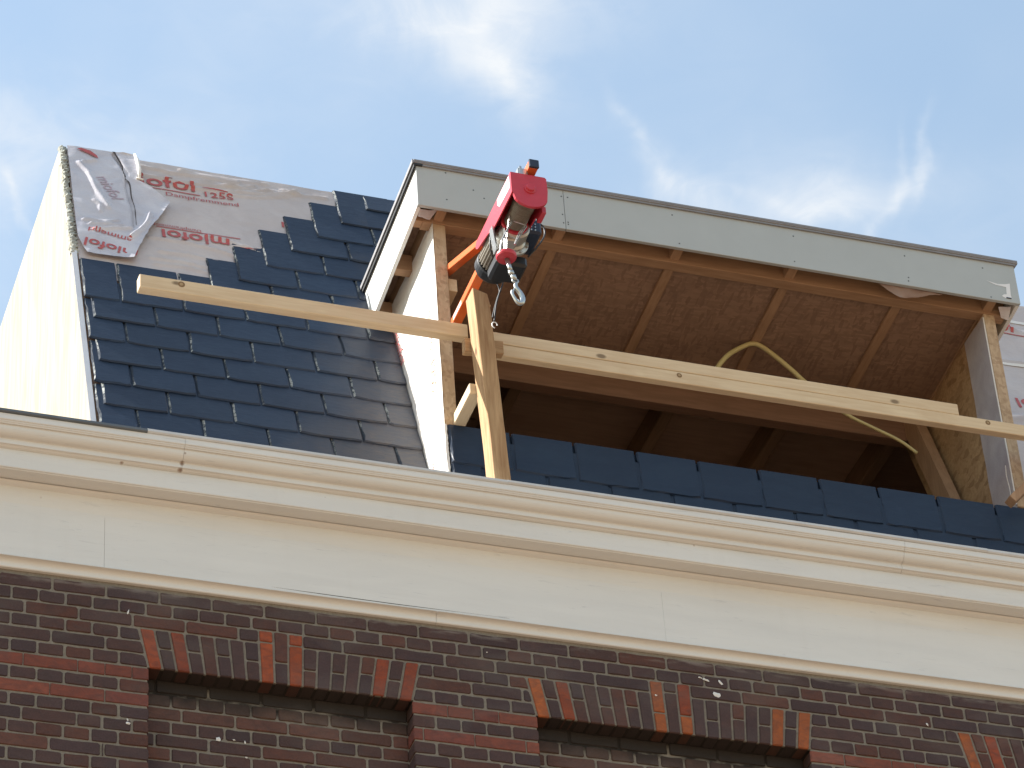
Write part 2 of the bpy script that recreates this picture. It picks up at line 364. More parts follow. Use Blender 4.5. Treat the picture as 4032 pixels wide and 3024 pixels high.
# ------------------------------------------------------------------ house
XL, XR = -3.0, 9.0
house = empty('brick_house', (2.8, 0, GZ), 'dark brick house with cream cornice, slate mansard roof and an unfinished timber dormer', 'house')
# wall: mortar bed first
CP = .0625
OPEN = [(.562, 1.664, .523, 1.703, 19), (2.203, 3.420, 2.169, 3.449, 21), (4.166, 5.386, 4.128, 5.412, 21)]
BX0, BX1, KMAX = -.66, 5.72, 19
ZB = -CP * (KMAX + .5)
g = G()
g.box(BX0, BX1, .0055, .10, -.094 - .187 + .004, .108)
edges = [BX0] + [e for o in OPEN for e in (o[0], o[1])] + [BX1]
for i in range(0, len(edges), 2):
    a, b = edges[i], edges[i + 1]; g.box(a + (.005 if i else 0), b - (.005 if b < BX1 else 0), .0055, .10, ZB, -.281 + .0035)
g.box(BX0, BX1, .086, .30, ZB, -.2)
wall = g.build('brick_wall', M_mortar, house)
g = G(); g.box(XL, XR, .004, .5, GZ, ZB); g.box(XL, BX0, .004, .5, ZB, .108); g.box(BX1, XR, .004, .5, ZB, .108)
g.build('lower_facade', M_facade, house)
# bricks
bricks = []   # (area, geometry, colour, name)
DARKS = [(.075, .045, .044), (.068, .043, .045), (.080, .047, .044), (.066, .045, .048), (.084, .047, .043), (.072, .047, .047)]
REDS = [(.110, .048, .037), (.125, .056, .042), (.095, .045, .037)]
BAND = [(.215, .066, .045), (.195, .062, .047), (.235, .074, .048)]
ORANGE = [(.34, .080, .032), (.30, .070, .030), (.38, .11, .036), (.28, .064, .030)]
def brick_geo(c4, y, depth=.095, rough=1.):
    """c4: corners (x,z) bl, br, tr, tl of the brick's face"""
    g = []; n = 0; pts = []
    for i in range(4):
        p = Vector(c4[i]); a = Vector(c4[i - 1]); b = Vector(c4[(i + 1) % 4]); r = rnd(.002, .0065) * rough
        pts.append(p + (a - p).normalized() * r); 
        pts.append(p + (b - p).normalized() * r)
    c = sum((Vector(q) for q in pts), Vector((0, 0))) / 8
    full = []
    for i in range(8):
        full.append(pts[i])
        if i % 2 == 1:   # along an edge: one wavy point
            q = pts[(i + 1) % 8]; m = (pts[i] + q) / 2; nrm = Vector((-(q - pts[i]).y, (q - pts[i]).x)).normalized()
            full.append(m + nrm * rnd(-.0022, .0015) * rough)
    n = len(full); V = []; F = []
    yo = y + rnd(-.0015, .0018) * rough; tl = rnd(-.0012, .0012) * rough
    for (s, yy) in ((1., y + depth), (1., yo + .0035 + .001 * rough), (None, yo)):
        for q in full:
            if s is None:
                d = c - q; q = q + d.normalized() * (.0028 + .001 * rough)
            V.append((q.x, yy + tl * (1 if q.x > c.x else -1) * (yy != y + depth), q.y))
    for j in range(2):
        for i in range(n): k = (i + 1) % n; F.append((j * n + i, (j + 1) * n + i, (j + 1) * n + k, j * n + k))
    F.append(tuple(range(2 * n, 3 * n))[::-1])
    # corners run counter-clockwise in (x,z): seen from -y that is front facing
    F = [f[::-1] for f in F]
    return V, F
def put_brick(c4, y=0., pal=None, rough=1., name='brick', depth=.095):
    if pal is None: pal = REDS if random.random() < .10 else DARKS
    c = random.choice(pal); k = rnd(.88, 1.14); c = tuple(q * k for q in c)
    xs = [p[0] for p in c4]; zs = [p[1] for p in c4]
    area = (max(xs) - min(xs)) * (max(zs) - min(zs)); cx, cz = sum(xs) / 4, sum(zs) / 4
    low = -.826 + (cx + .023) * .132      # the lower edge of what the street view takes in
    if cz < low - .03 or cx < -.08 or cx > 4.5: area *= .01
    bricks.append((area, brick_geo(c4, y, depth, rough), c, name))
J = .005
def fill_row(k, a, b, joints, y=0., pal=None, sa=0., sb=0., rough=1., j=J):
    """row k between a and b (at mid height); sa/sb: how far the end leans over the row height"""
    zt, zb = -CP * k + CP / 2 - .005, -CP * k - CP / 2 + .005
    js = [a] + [q for q in joints if a + .03 < q < b - .03] + [b]
    for i in range(len(js) - 1):
        l, r = js[i] + (j if i else 0), js[i + 1] - (j if i < len(js) - 2 else 0)
        la = sa if i == 0 else 0; rb = sb if i == len(js) - 2 else 0
        if i: l += rnd(-.0015, .0015)
        put_brick([(l + la / 2, zb + rnd(-.0012, .0012)), (r + rb / 2, zb + rnd(-.0012, .0012)), (r - rb / 2, zt + rnd(-.0012, .0012)), (l - la / 2, zt + rnd(-.0012, .0012))], y, pal, rough)
hdr = [.11 * i for i in range(-6, 56)]
def strj(o): return [.11 * (o + 2 * i) for i in range(-5, 30)]
for k in range(-1, KMAX + 1):
    if k % 2 == 0: js = hdr
    elif k in (5,): js = sorted(strj(.5) + [.11 * 3.5, .11 * 17.5, .11 * 35.5])
    else: js = strj(1.5 if k % 4 == 3 else .5)
    if k >= 9 and k % 2: js = sorted(js + [.11 * 3.4])
    pal = BAND if k in (5, 7) else None
    rough = .35 if pal else 1.
    jj = .0022 if pal else J
    if k <= 0: spans = [(BX0, BX1, 0, 0)]
    elif k == 1: spans = 'keys'
    elif k <= 4:
        spans = []; prev = BX0; ps = 0
        f = (k - 1.5 + .5) / 3.
        for (b0, b1, t0, t1, n) in OPEN:
            l = t0 + (b0 - t0) * (f - .1667 + .0); r = t1 + (b1 - t1) * (f - .1667)
            s_l = (b0 - t0) / 3; s_r = (b1 - t1) / 3
            spans.append((prev, l - .006, ps, s_l)); prev = r + .006; ps = s_r
        spans.append((prev, BX1, ps, 0))
    else:
        spans = []; prev = BX0
        for (b0, b1, t0, t1, n) in OPEN: spans.append((prev, b0, 0, 0)); prev = b1
        spans.append((prev, BX1, 0, 0))
    if spans == 'keys':
        spans = []; prev = BX0
        for oi, (b0, b1, t0, t1, n) in enumerate(OPEN):
            w = (t1 - t0) / n; ks = (n // 2 - 1, n // 2 + 1)
            x0 = t0 + w * ks[0]; x1 = t0 + w * (ks[1] + 1)
            spans.append((prev, x0 - .004, 0, 0)); prev = x1 + .004
        spans.append((prev, BX1, 0, 0))
    for (a, b, s1, s2) in spans: fill_row(k, a, b, js, 0., pal, s1, s2, rough, jj)
    if k >= 5:
        for (b0, b1, t0, t1, n) in OPEN:
            rj = [.013 + .11 * i for i in range(0, 56)] if k % 2 == 0 else [.057 + .11 * (2 * i + (k % 4 == 1)) for i in range(0, 28)]
            rp = [(.045, .038, .034), (.04, .034, .03)] if k == 5 else ([(.085, .055, .045), (.075, .05, .042), (.10, .06, .046)] if k == 6 else ([(.13, .06, .046), (.12, .062, .05), (.11, .056, .045)] if k == 7 else None))
            fill_row(k, b0 + .001, b1 - .001, rj, .08, rp)
# flat arches
PAT = {19: 'ODODWDWDKWKDWDWDODO', 21: 'ODODWDWDWKWKWDWDWDODO'}
def voussoirs(oi):
    b0, b1, t0, t1, n = OPEN[oi]; zt, zb = -.094 - .004, -.281 + .001; wt, wb = (t1 - t0) / n, (b1 - b0) / n
    for i, ch in enumerate(PAT[n]):
        tl, tr, bl, br = t0 + wt * i, t0 + wt * (i + 1), b0 + wb * i, b0 + wb * (i + 1)
        key = ch == 'K' or (i == n // 2)
        top = -.031 - .004 if key else zt
        def X(z, side):   # side 0 left, 1 right
            f = (zt - z) / (zt - zb); a, b = ((tl, bl), (tr, br))[side]; return a + (b - a) * f
        wob = rnd(-.003, .003)
        if ch == 'K': cuts = [top, -.088, zb] if oi == 0 else [top, -.19, zb]
        elif key: cuts = [top, -.178, zb] if oi == 0 else [top, -.082, zb]
        elif ch == 'D': m = rnd(-.200, -.172); cuts = [top, m, zb]
        else: cuts = [top, zb]
        for q in range(len(cuts) - 1):
            za, zc = cuts[q] - (.004 if q else 0), cuts[q + 1] + (.004 if q < len(cuts) - 2 else 0) + (rnd(-.003, .003) if q == len(cuts) - 2 else 0)
            g = .0052
            pal = ORANGE if ch in 'OK' else (DARKS if random.random() > .2 else REDS)
            put_brick([(X(zc, 0) + g, zc), (X(zc, 1) - g, zc), (X(za, 1) - g, za), (X(za, 0) + g, za)], -.001, pal, .7, 'arch_brick')
for i in range(3): voussoirs(i)
bricks.sort(key=lambda t: -t[0])
arch = [b for b in bricks if b[3] == 'arch_brick']; plain = [b for b in bricks if b[3] == 'brick']
def single(b):
    V, F = b[1]; o = mk(b[3], V, F, M_brick, wall); o.color = (*b[2], 1)
for b in arch: single(b)
for b in plain[:300]: single(b)
def joined(name, L, parent, mat):
    g = G(); cols = []
    for b in L: g.add(*b[1]); cols += [b[2]] * len(b[1][1])
    o = g.build(name, mat, parent); me = o.data; at = me.color_attributes.new('tint', 'FLOAT_COLOR', 'CORNER')
    for p, c in zip(me.polygons, cols):
        for li in p.loop_indices: at.data[li].color = (*c, 1)
    o['kind'] = 'stuff'; return o
joined('brickwork', plain[300:], wall, M_brick_v)
# splashes of white on the bricks
def blob(x, z, rx_, rz_, y=-.002, rot=0.):
    n = 11; V = [(x, y - .004, z)]
    for i in range(n):
        a = 2 * math.pi * i / n; k = rnd(.6, 1.2); u, v = rx_ * k * math.cos(a), rz_ * k * math.sin(a)
        V.append((x + u * math.cos(rot) - v * math.sin(rot), y, z + u * math.sin(rot) + v * math.cos(rot)))
    return V, [(0, i + 1, (i + 1) % n + 1)[::-1] for i in range(n)]
g = G()
for q in ((2.975, .003, .016, .006, -.002, -.4), (3.042, .0, .016, .007, -.002, -.9), (3.018, -.066, .016, .015, -.002, 0), (2.95, .011, .01, .004, -.002, -.3), (.865, -.53, .014, .010, .076, .8), (.93, -.525, .006, .004, .076, 0), (.975, -.53, .004, .009, .076, .3), (.48, -.555, .009, .008, -.002, 0), (.477, -.54, .004, .007, -.002, 0), (.475, -.03, .004, .014, -.002, -.3), (.98, -.60, .006, .004, .076, 0),
          (3.99, -.082, .005, .010, -.002, .4), (2.0, .0, .004, .003, -.002, 0), (2.74, -.11, .006, .005, -.006, 0)): g.add(*blob(*q))
o = g.build('white_splashes', M_splash, wall); o['kind'] = 'stuff'
# ------------------------------------------------------------------ cornice
def strip(name, prof, mat, parent, x0=XL, x1=XR, seg=1, wob=0., **k):
    """closed (y,z) profile swept along x"""
    n = len(prof); V = []; F = []
    area = sum(prof[i][0] * prof[(i + 1) % n][1] - prof[(i + 1) % n][0] * prof[i][1] for i in range(n))
    if area < 0: prof = prof[::-1]
    m = seg + 1
    for j in range(m):
        x = x0 + (x1 - x0) * j / seg; w = Vector((mnoise.noise(Vector((x * 1.3, len(name), 0))), mnoise.noise(Vector((x * 1.3, 5 + len(name), 3))))) * wob
        V += [(x, y + w.x, z + w.y) for (y, z) in prof]
    for j in range(seg):
        for i in range(n): q = (i + 1) % n; F.append((j * n + i, j * n + q, (j + 1) * n + q, (j + 1) * n + i))
    F.append(tuple(range(n))[::-1]); F.append(tuple(range((m - 1) * n, m * n)))
    return mk(name, V, F, mat, parent, **k)
corn = strip('cornice', [(.02, .112), (-.045, .495), (-.045, .70), (.5, .70), (.5, .112)], M_paint, house)
# lower cove moulding: nearly plain face below, curling out under the frieze
prof = [(.02, .1085), (-.010, .1085), (-.013, .112), (-.0135, .126)]
for i in range(7):
    a = i / 6 * math.pi / 2; prof.append((-.0135 - .024 * (1 - math.cos(a)), .126 + .020 * math.sin(a)))
prof += [(-.040, .147), (.02, .147)]
strip('lower_moulding', prof, M_paint, corn, XL, 1.78, 40, .0015); strip('lower_moulding', prof, M_paint, corn, 1.7815, XR, 60, .0015)
for a, b in ((XL, .3676), (.3685, 2.7995), (2.8004, 6.2), (6.2008, XR)):
    strip('frieze_board', [(-.031 + rnd(-.001, .001), .1475), (-.031, .484), (.01, .484), (.01, .1475)], M_paint, corn, a, b, 8, .001)
g = G(); g.prism([(1.07, .1655), (1.6, .1625), (2.1, .1645), (1.9, .1635), (1.6, .1600), (1.3, .1618)], -.0325, -.030, 1); g.build('paint_crack', M_dark, corn)
strip('bed_moulding', [(.0, .4845), (-.032, .4845), (-.045, .487), (-.060, .494), (-.0665, .5025), (.0, .5025)], M_paint, corn, XL, .372, 12, .001)
strip('bed_moulding', [(.0, .4855), (-.032, .4855), (-.046, .488), (-.061, .495), (-.0665, .5035), (.0, .5035)], M_paint, corn, .3725, XR, 40, .001)
strip('soffit_board', [(.0, .5065), (-.128, .5065), (-.1305, .5085), (-.1305, .53), (.0, .53)], M_paint, corn, XL, XR, 60, .0008)
strip('fascia_board', [(-.05, .512), (-.1345, .512), (-.1365, .515), (-.1365, .602), (-.05, .602)], M_paint, corn, XL, XR, 60, .001)
def crown(x0, x1, dz=0.):
    p = [(-.05, .6025 + dz), (-.138, .6025 + dz), (-.147, .6055 + dz), (-.152, .6095 + dz), (-.161, .612 + dz), (-.1615, .634 + dz), (-.165, .636 + dz)]
    for i in range(8):
        a = i / 7 * math.pi / 2; p.append((-.166 - .034 * math.sin(a) * .98, .637 + .040 * (1 - math.cos(a)) + dz))
    p += [(-.207, .6775 + dz), (-.209, .6815 + dz), (-.2125, .6845 + dz), (-.2125, .6880 + dz), (-.216, .690 + dz), (-.218, .693 + dz), (-.218, .720 + dz), (-.05, .720 + dz)]
    return strip('crown_moulding', p, M_paint, corn, x0, x1, 50, .0012)
crown(XL, .660); crown(.6612, 3.9, .0006); crown(3.9012, XR, 0)
strip('gutter_rim', [(-.215, .7205), (-.224, .7215), (-.2275, .726), (-.2265, .7375), (-.220, .741), (-.205, .741), (-.205, .7205)], M_zincd, corn, XL, .50, 30, .003)
strip('gutter_rim', [(-.215, .7205), (-.222, .7215), (-.2265, .728), (-.2255, .7395), (-.219, .744), (-.205, .744), (-.205, .7205)], M_zinc, corn, .5005, 2.065, 30, .002)
strip('gutter_rim', [(-.215, .7215), (-.222, .7225), (-.2275, .729), (-.2265, .7400), (-.219, .7445), (-.205, .7445), (-.205, .7215)], M_zinc, corn, 2.0655, 4.30, 30, .002)
strip('gutter_rim', [(-.215, .7205), (-.222, .7215), (-.2260, .728), (-.2255, .7392), (-.219, .7436), (-.205, .7436), (-.205, .7205)], M_zinc, corn, 4.3005, XR, 30, .002)
strip('gutter_floor', [(-.205, .7005), (-.205, .7065), (.9, .7065), (.9, .7005)], M_zincd, corn, XL, XR)
# ------------------------------------------------------------------ mansard roof
TS = .3627; CS = math.cos(math.atan(TS)); SN = math.sin(math.atan(TS))
def RP(x, z, off=0.):     # point of the roof slope, off = distance out along the normal
    return Vector((x, .437 + TS * (z - 1.241) - off * CS, z + off * SN))
ZT = 3.530
g = G()
def slab(g, x0, x1, z0, z1, t=.02):
    P = [RP(x0, z0), RP(x1, z0), RP(x1, z1), RP(x0, z1)] + [RP(x0, z0, -t), RP(x1, z0, -t), RP(x1, z1, -t), RP(x0, z1, -t)]
    g.add(P, [(0, 1, 2, 3), (7, 6, 5, 4), (0, 4, 5, 1), (1, 5, 6, 2), (2, 6, 7, 3), (3, 7, 4, 0)])
slab(g, .430, 1.925, .70, ZT); slab(g, 1.925, 4.775, 2.70, ZT); slab(g, 4.775, XR, .70, ZT)
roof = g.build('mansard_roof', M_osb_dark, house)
# flat top, gable panel, neighbour's flat roof
y_t = RP(0, ZT).y
one('flat_roof', M_rubber, house, 'box', .40, XR, y_t + .01, 7., ZT - .03, ZT - .004)
g = G(); g.prism([(RP(0, .70).y - .012, .70), (y_t - .012, ZT - .008), (7.0, ZT - .008), (7.0, .70)], .398, .420, 0)
g.build('gable_panel', M_ply, roof, label='cream plywood gable side lit by the sun')
one('rear_wall', M_osb_dark, house, 'box', XL, XR, 7.0, 7.2, GZ, ZT - .005)
one('right_wall', M_osb_dark, house, 'box', XR, XR + .2, .5, 7.2, GZ, ZT - .005)
one('attic_floor', M_osb_dark, house, 'box', .45, XR, .95, 6.98, .95, 1.0)
one('lower_flat_roof', M_zincd, house, 'box', XL, .39, .91, 6.98, .66, .70)
# white edge strip and crumbled foam along the front edge of the gable
g = G()
P = [RP(.399, .72, .012), RP(.424, .72, .012), RP(.424, 2.60, .012), RP(.399, 2.60, .012), RP(.399, .72, -.01), RP(.424, .72, -.01), RP(.424, 2.60, -.01), RP(.399, 2.60, -.01)]
g.add(P, [(0, 1, 2, 3), (0, 4, 5, 1), (1, 5, 6, 2), (2, 6, 7, 3), (3, 7, 4, 0)]); g.build('edge_strip', M_white, roof)
g = G(); n = 90; zz = [2.575 + (ZT + .012 - 2.575) * i / n for i in range(n + 1)]
V = []; F = []; prof_n = 6
for i, z in enumerate(zz):
    l = .396 + rnd(-.006, .006); r = .428 + rnd(-.012, .012); h = rnd(.008, .019)
    V += [RP(l, z, -.01), RP(l + .002, z, h * .7), RP((l + r) / 2 - .006, z + rnd(-.004, .004), h), RP((l + r) / 2 + .006, z, rnd(.006, .018)), RP(r, z, .010), RP(r + .002, z, -.002)]
for i in range(n):
    for k in range(5): F.append((i * 6 + k, i * 6 + k + 1, (i + 1) * 6 + k + 1, (i + 1) * 6 + k))
mk('foam_seal', V, F, M_tape, roof)
# underlay foil over the slope, with wrinkles
def ridge(x, s, pts, w, h):
    """height of a crease that runs along the polyline pts (x,s)"""
    best = 1e9
    for (a, b), (c, d) in zip(pts, pts[1:]):
        vx, vs = c - a, d - b; t = max(0, min(1, ((x - a) * vx + (s - b) * vs) / (vx * vx + vs * vs))); best = min(best, math.hypot(x - a - t * vx, s - b - t * vs))
    q = best / w; return 1.5 * h * math.exp(-q * q) if q < 3 else 0.
CREASE = [([(.80, 3.475), (.95, 3.462), (1.10, 3.475), (1.30, 3.470)], .009, .008), ([(.78, 3.40), (.98, 3.385), (1.20, 3.41), (1.38, 3.46)], .010, .008),
          ([(.95, 3.345), (1.2, 3.36), (1.42, 3.40), (1.60, 3.455)], .010, .009), ([(1.10, 3.44), (1.30, 3.42), (1.5, 3.44), (1.75, 3.46)], .008, .007),
          ([(1.18, 3.33), (1.38, 3.36), (1.55, 3.42)], .009, .007), ([(1.0, 3.50), (1.2, 3.49), (1.45, 3.50)], .007, .006), ([(1.28, 3.38), (1.45, 3.44), (1.6, 3.49)], .007, .006),
          ([(.80, 2.83), (.97, 2.835), (1.15, 2.80), (1.30, 2.74)], .009, .007), ([(.83, 2.72), (.98, 2.73), (1.15, 2.70)], .009, .006),
          ([(.78, 2.65), (.95, 2.66), (1.10, 2.63)], .008, .006), ([(.80, 2.60), (.95, 2.615), (1.05, 2.59)], .008, .006), ([(1.2, 2.86), (1.35, 2.88)], .008, .006),
          ([(1.08, 2.92), (1.2, 2.90), (1.35, 2.83)], .012, .006),
          ([(5.0, 3.30), (5.6, 3.25), (6.3, 3.27)], .012, .010), ([(5.0, 2.95), (5.7, 2.93), (6.3, 2.9)], .012, .010), ([(5.0, 2.40), (5.7, 2.46), (6.3, 2.42)], .012, .010)]
def foil_h(x, z):
    h = .006 + .004 * mnoise.noise(Vector((x * 4, z * 5, 1.))) + .0014 * mnoise.noise(Vector((x * 14, z * 22, 4.)))
    for pts, w, a in CREASE:
        if min(p[0] for p in pts) - .1 < x < max(p[0] for p in pts) + .1: h += ridge(x, z, pts, w, a)
    return h
def foil_sheet(name, x0, x1, z0, z1, st, mat, hf, parent, **k):
    nx, nz_ = int((x1 - x0) / st), int((z1 - z0) / st); V = []; F = []
    for i in range(nx + 1):
        for j in range(nz_ + 1):
            x = x0 + (x1 - x0) * i / nx; z = z0 + (z1 - z0) * j / nz_; V.append(RP(x, z, hf(x, z)))
    for i in range(nx):
        for j in range(nz_): a = i * (nz_ + 1) + j; F.append((a, a + nz_ + 1, a + nz_ + 2, a + 1))
    return mk(name, V, F, mat, parent, smooth=True, **k)
foil_sheet('vapour_foil', .432, 1.93, 2.40, ZT + .004, .011, M_foil, foil_h, roof, label='taupe vapour foil with creases and red print above the slates')
foil_sheet('vapour_foil', 4.78, 6.4, .9, ZT + .004, .022, M_foil, lambda x, z: foil_h(x, z) * 1.2, roof, label='vapour foil on the slope right of the dormer')
for z0, z1 in ((3.335, 3.36), (2.905, 2.925)):
    foil_sheet('foil_tape', 4.9, 6.3, z0, z1, .02, M_foilw, lambda x, z: foil_h(x, z) * 1.2 + .004, roof)
# flat print on the foil
def text_mesh(body, size, spacing=1., bold=0.):
    cu = bpy.data.curves.new('print', 'FONT'); cu.body = body; cu.size = size; cu.space_character = spacing; cu.offset = bold; cu.resolution_u = 3
    o = bpy.data.objects.new('print', cu); COL.objects.link(o); dg = bpy.context.evaluated_depsgraph_get()
    me = bpy.data.meshes.new_from_object(o.evaluated_get(dg)); V = [v.co.copy() for v in me.vertices]; F = [tuple(p.vertices) for p in me.polygons]
    bpy.data.objects.remove(o); bpy.data.curves.remove(cu)
    bm = bmesh.new(); bm.from_mesh(me); bpy.data.meshes.remove(me); bmesh.ops.triangulate(bm, faces=bm.faces[:])
    for lim in (.04, .02, .012, .009):
        es = [e for e in bm.edges if e.calc_length() > lim]
        if es: bmesh.ops.subdivide_edges(bm, edges=es, cuts=1); bmesh.ops.triangulate(bm, faces=bm.faces[:])
    bm.verts.index_update(); V = [v.co.copy() for v in bm.verts]; F = [tuple(v.index for v in f.verts) for f in bm.faces]; bm.free(); return V, F
def foil_print(name, body, x, z, size, rot=0., sx=1., mirror=False, mat=None, hf=foil_h, lift=.003, parent=None, spacing=1., bold=0., shear=0.):
    V, F = text_mesh(body, size, spacing, bold); out = []
    c, s = math.cos(rot), math.sin(rot)
    for v in V:
        u, w = v.x * sx * (-1 if mirror else 1), v.y; u += shear * w; X = x + u * c - w * s; Z = z + (u * s + w * c) * CS; out.append(RP(X, Z, hf(X, Z) + lift))
    if mirror: F = [f[::-1] for f in F]
    return mk(name, out, F, mat or M_ink, parent or roof)
def foil_bar(name, x0, x1, z0, z1, mat=None, hf=foil_h, lift=.003, parent=None):
    n = max(2, int((x1 - x0) / .02)); V = []; F = []
    for i in range(n + 1):
        x = x0 + (x1 - x0) * i / n
        for z in (z0, z1): V.append(RP(x, z, hf(x, z) + lift))
    for i in range(n): F.append((2 * i, 2 * i + 2, 2 * i + 3, 2 * i + 1))
    return mk(name, V, F, mat or M_ink, parent or roof)
foil_print('printed_word', 'miofol', .655, 3.305, .140, .035, 1.16, bold=.002, lift=.004)
foil_print('printed_word', '125S', 1.095, 3.290, .066, .02, 1.25, bold=.0008, lift=.004)
foil_bar('printed_line', .775, 1.085, 3.286, 3.293)
foil_bar('printed_line', 1.10, 1.23, 3.352, 3.356)
foil_print('printed_word', 'Dampfremmend', .905, 3.236, .050, .01, 1.13, lift=.004)
foil_print('printed_word', 'miofol', 1.195, 2.918, .122, math.pi + .005, 1.1, bold=.002, lift=.004)
foil_bar('printed_line', .835, 1.25, 2.934, 2.941)
foil_print('printed_word', 'Dampfremmend', 1.06, 2.965, .036, math.pi, 1.0)
foil_bar('printed_line', 1.24, 1.40, 2.852, 2.857)
foil_print('printed_word', 'miofol', 1.475, 3.12, .105, .02, 1.16)
foil_print('printed_word', 'miofol', 5.10, 3.24, .12, .0, 1.2, hf=lambda x, z: foil_h(x, z) * 1.2, bold=.0016); foil_bar('printed_line', 5.10, 5.6, 3.215, 3.223, hf=lambda x, z: foil_h(x, z) * 1.2)
foil_print('printed_word', 'miofol', 5.62, 2.60, .12, math.pi, 1.2, hf=lambda x, z: foil_h(x, z) * 1.2, bold=.0016)
# slates
def slate_geo(x0, x1, z0, z1, ob, ot, t=.0095, rag=1.):
    """slate on the slope from z0 up to z1; ob/ot = height of its back at bottom and top"""
    sx0, sx1 = x0, x1; pts = []; h = z1 - z0
    nL, nB = 7, 6
    for i in range(nB): f = i / nB; pts.append((sx0 + (sx1 - sx0) * f + rnd(-.002, .002) * rag, z0 + rnd(-.003, .002) * rag + (.006 * rag if i == 0 else 0)))
    pts.append((sx1 - .004 * rag, z0 + rnd(.001, .008) * rag))
    for i in range(1, nL): f = i / nL; pts.append((sx1 + rnd(-.003, .001) * rag, z0 + h * f))
    pts.append((sx1, z1)); pts.append((sx0, z1))
    nl0 = len(pts)
    for i in range(nL - 1, 0, -1): f = i / nL; pts.append((sx0 + rnd(-.001, .004) * rag, z0 + h * f))
    n = len(pts); cx, cz = (x0 + x1) / 2, (z0 + z1) / 2
    def off(z): return ob + (ot - ob) * (z - z0) / h
    V = [RP(x, z, off(z) - .001) for x, z in pts]
    V += [RP(x, z, off(z) + t * .35) for x, z in pts]
    for x, z in pts:
        bx = rnd(.004, .011) if x < cx - (x1 - x0) * .45 else rnd(.002, .006); bz = rnd(.003, .009) if z < cz - h * .45 else 0
        X = x + (bx if x < cx - (x1 - x0) * .45 else (-bx if x > cx + (x1 - x0) * .45 else 0)); Z = z + bz
        V.append(RP(X, Z, off(Z) + t))
    F = [tuple(range(2 * n, 3 * n))]; m = [0]
    for j in (0, 1):
        for i in range(n):
            k = (i + 1) % n; F.append((j * n + i, j * n + k, (j + 1) * n + k, (j + 1) * n + i))
            m.append(1 if (i >= nl0 - 1 and j == 1) else 0)
    return V, F, m
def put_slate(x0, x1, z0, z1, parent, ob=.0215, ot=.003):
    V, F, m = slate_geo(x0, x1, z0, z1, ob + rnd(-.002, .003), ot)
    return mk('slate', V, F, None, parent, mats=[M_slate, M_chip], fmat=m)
def zb_(j): return 1.350 + .1694 * j
FIRST = {6: 1.052, 7: 1.1955, 8: 1.344, 9: 1.490, 10: 1.642, 11: 1.785, 12: 1.934}
SP = .2958
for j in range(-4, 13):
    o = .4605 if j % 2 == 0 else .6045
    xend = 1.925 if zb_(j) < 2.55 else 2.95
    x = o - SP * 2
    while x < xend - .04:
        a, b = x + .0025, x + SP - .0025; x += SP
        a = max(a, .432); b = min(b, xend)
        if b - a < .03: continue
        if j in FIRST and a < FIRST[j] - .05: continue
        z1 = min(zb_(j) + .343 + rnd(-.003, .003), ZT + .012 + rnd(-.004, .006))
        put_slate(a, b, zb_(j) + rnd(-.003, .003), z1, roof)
# loose torn foil flap at the top left corner (hangs over the roof foil)
def flap_h(x, z):
    h = .028 + .006 * mnoise.noise(Vector((x * 7, z * 6, 9.))) + .003 * mnoise.noise(Vector((x * 22, z * 17, 2.)))
    for pts, w, a in (([(.47, 2.86), (.58, 2.87), (.64, 2.90)], .008, .009), ([(.50, 2.83), (.6, 2.86), (.68, 2.85)], .008, .008), ([(.52, 2.78), (.62, 2.82), (.70, 2.835)], .009, .011),
                      ([(.69, 2.76), (.74, 2.83), (.78, 2.91), (.80, 2.99)], .012, .013), ([(.53, 3.05), (.56, 3.02), (.56, 2.96)], .007, .007), ([(.48, 3.38), (.52, 3.3), (.55, 3.15), (.60, 3.0)], .012, .010),
                      ([(.50, 3.40), (.57, 3.43)], .006, .008), ([(.66, 3.51), (.69, 3.42), (.71, 3.34), (.705, 3.2), (.72, 3.0), (.715, 2.87)], .007, -.009)):
        h += ridge(x, z, pts, w, a)
    return h
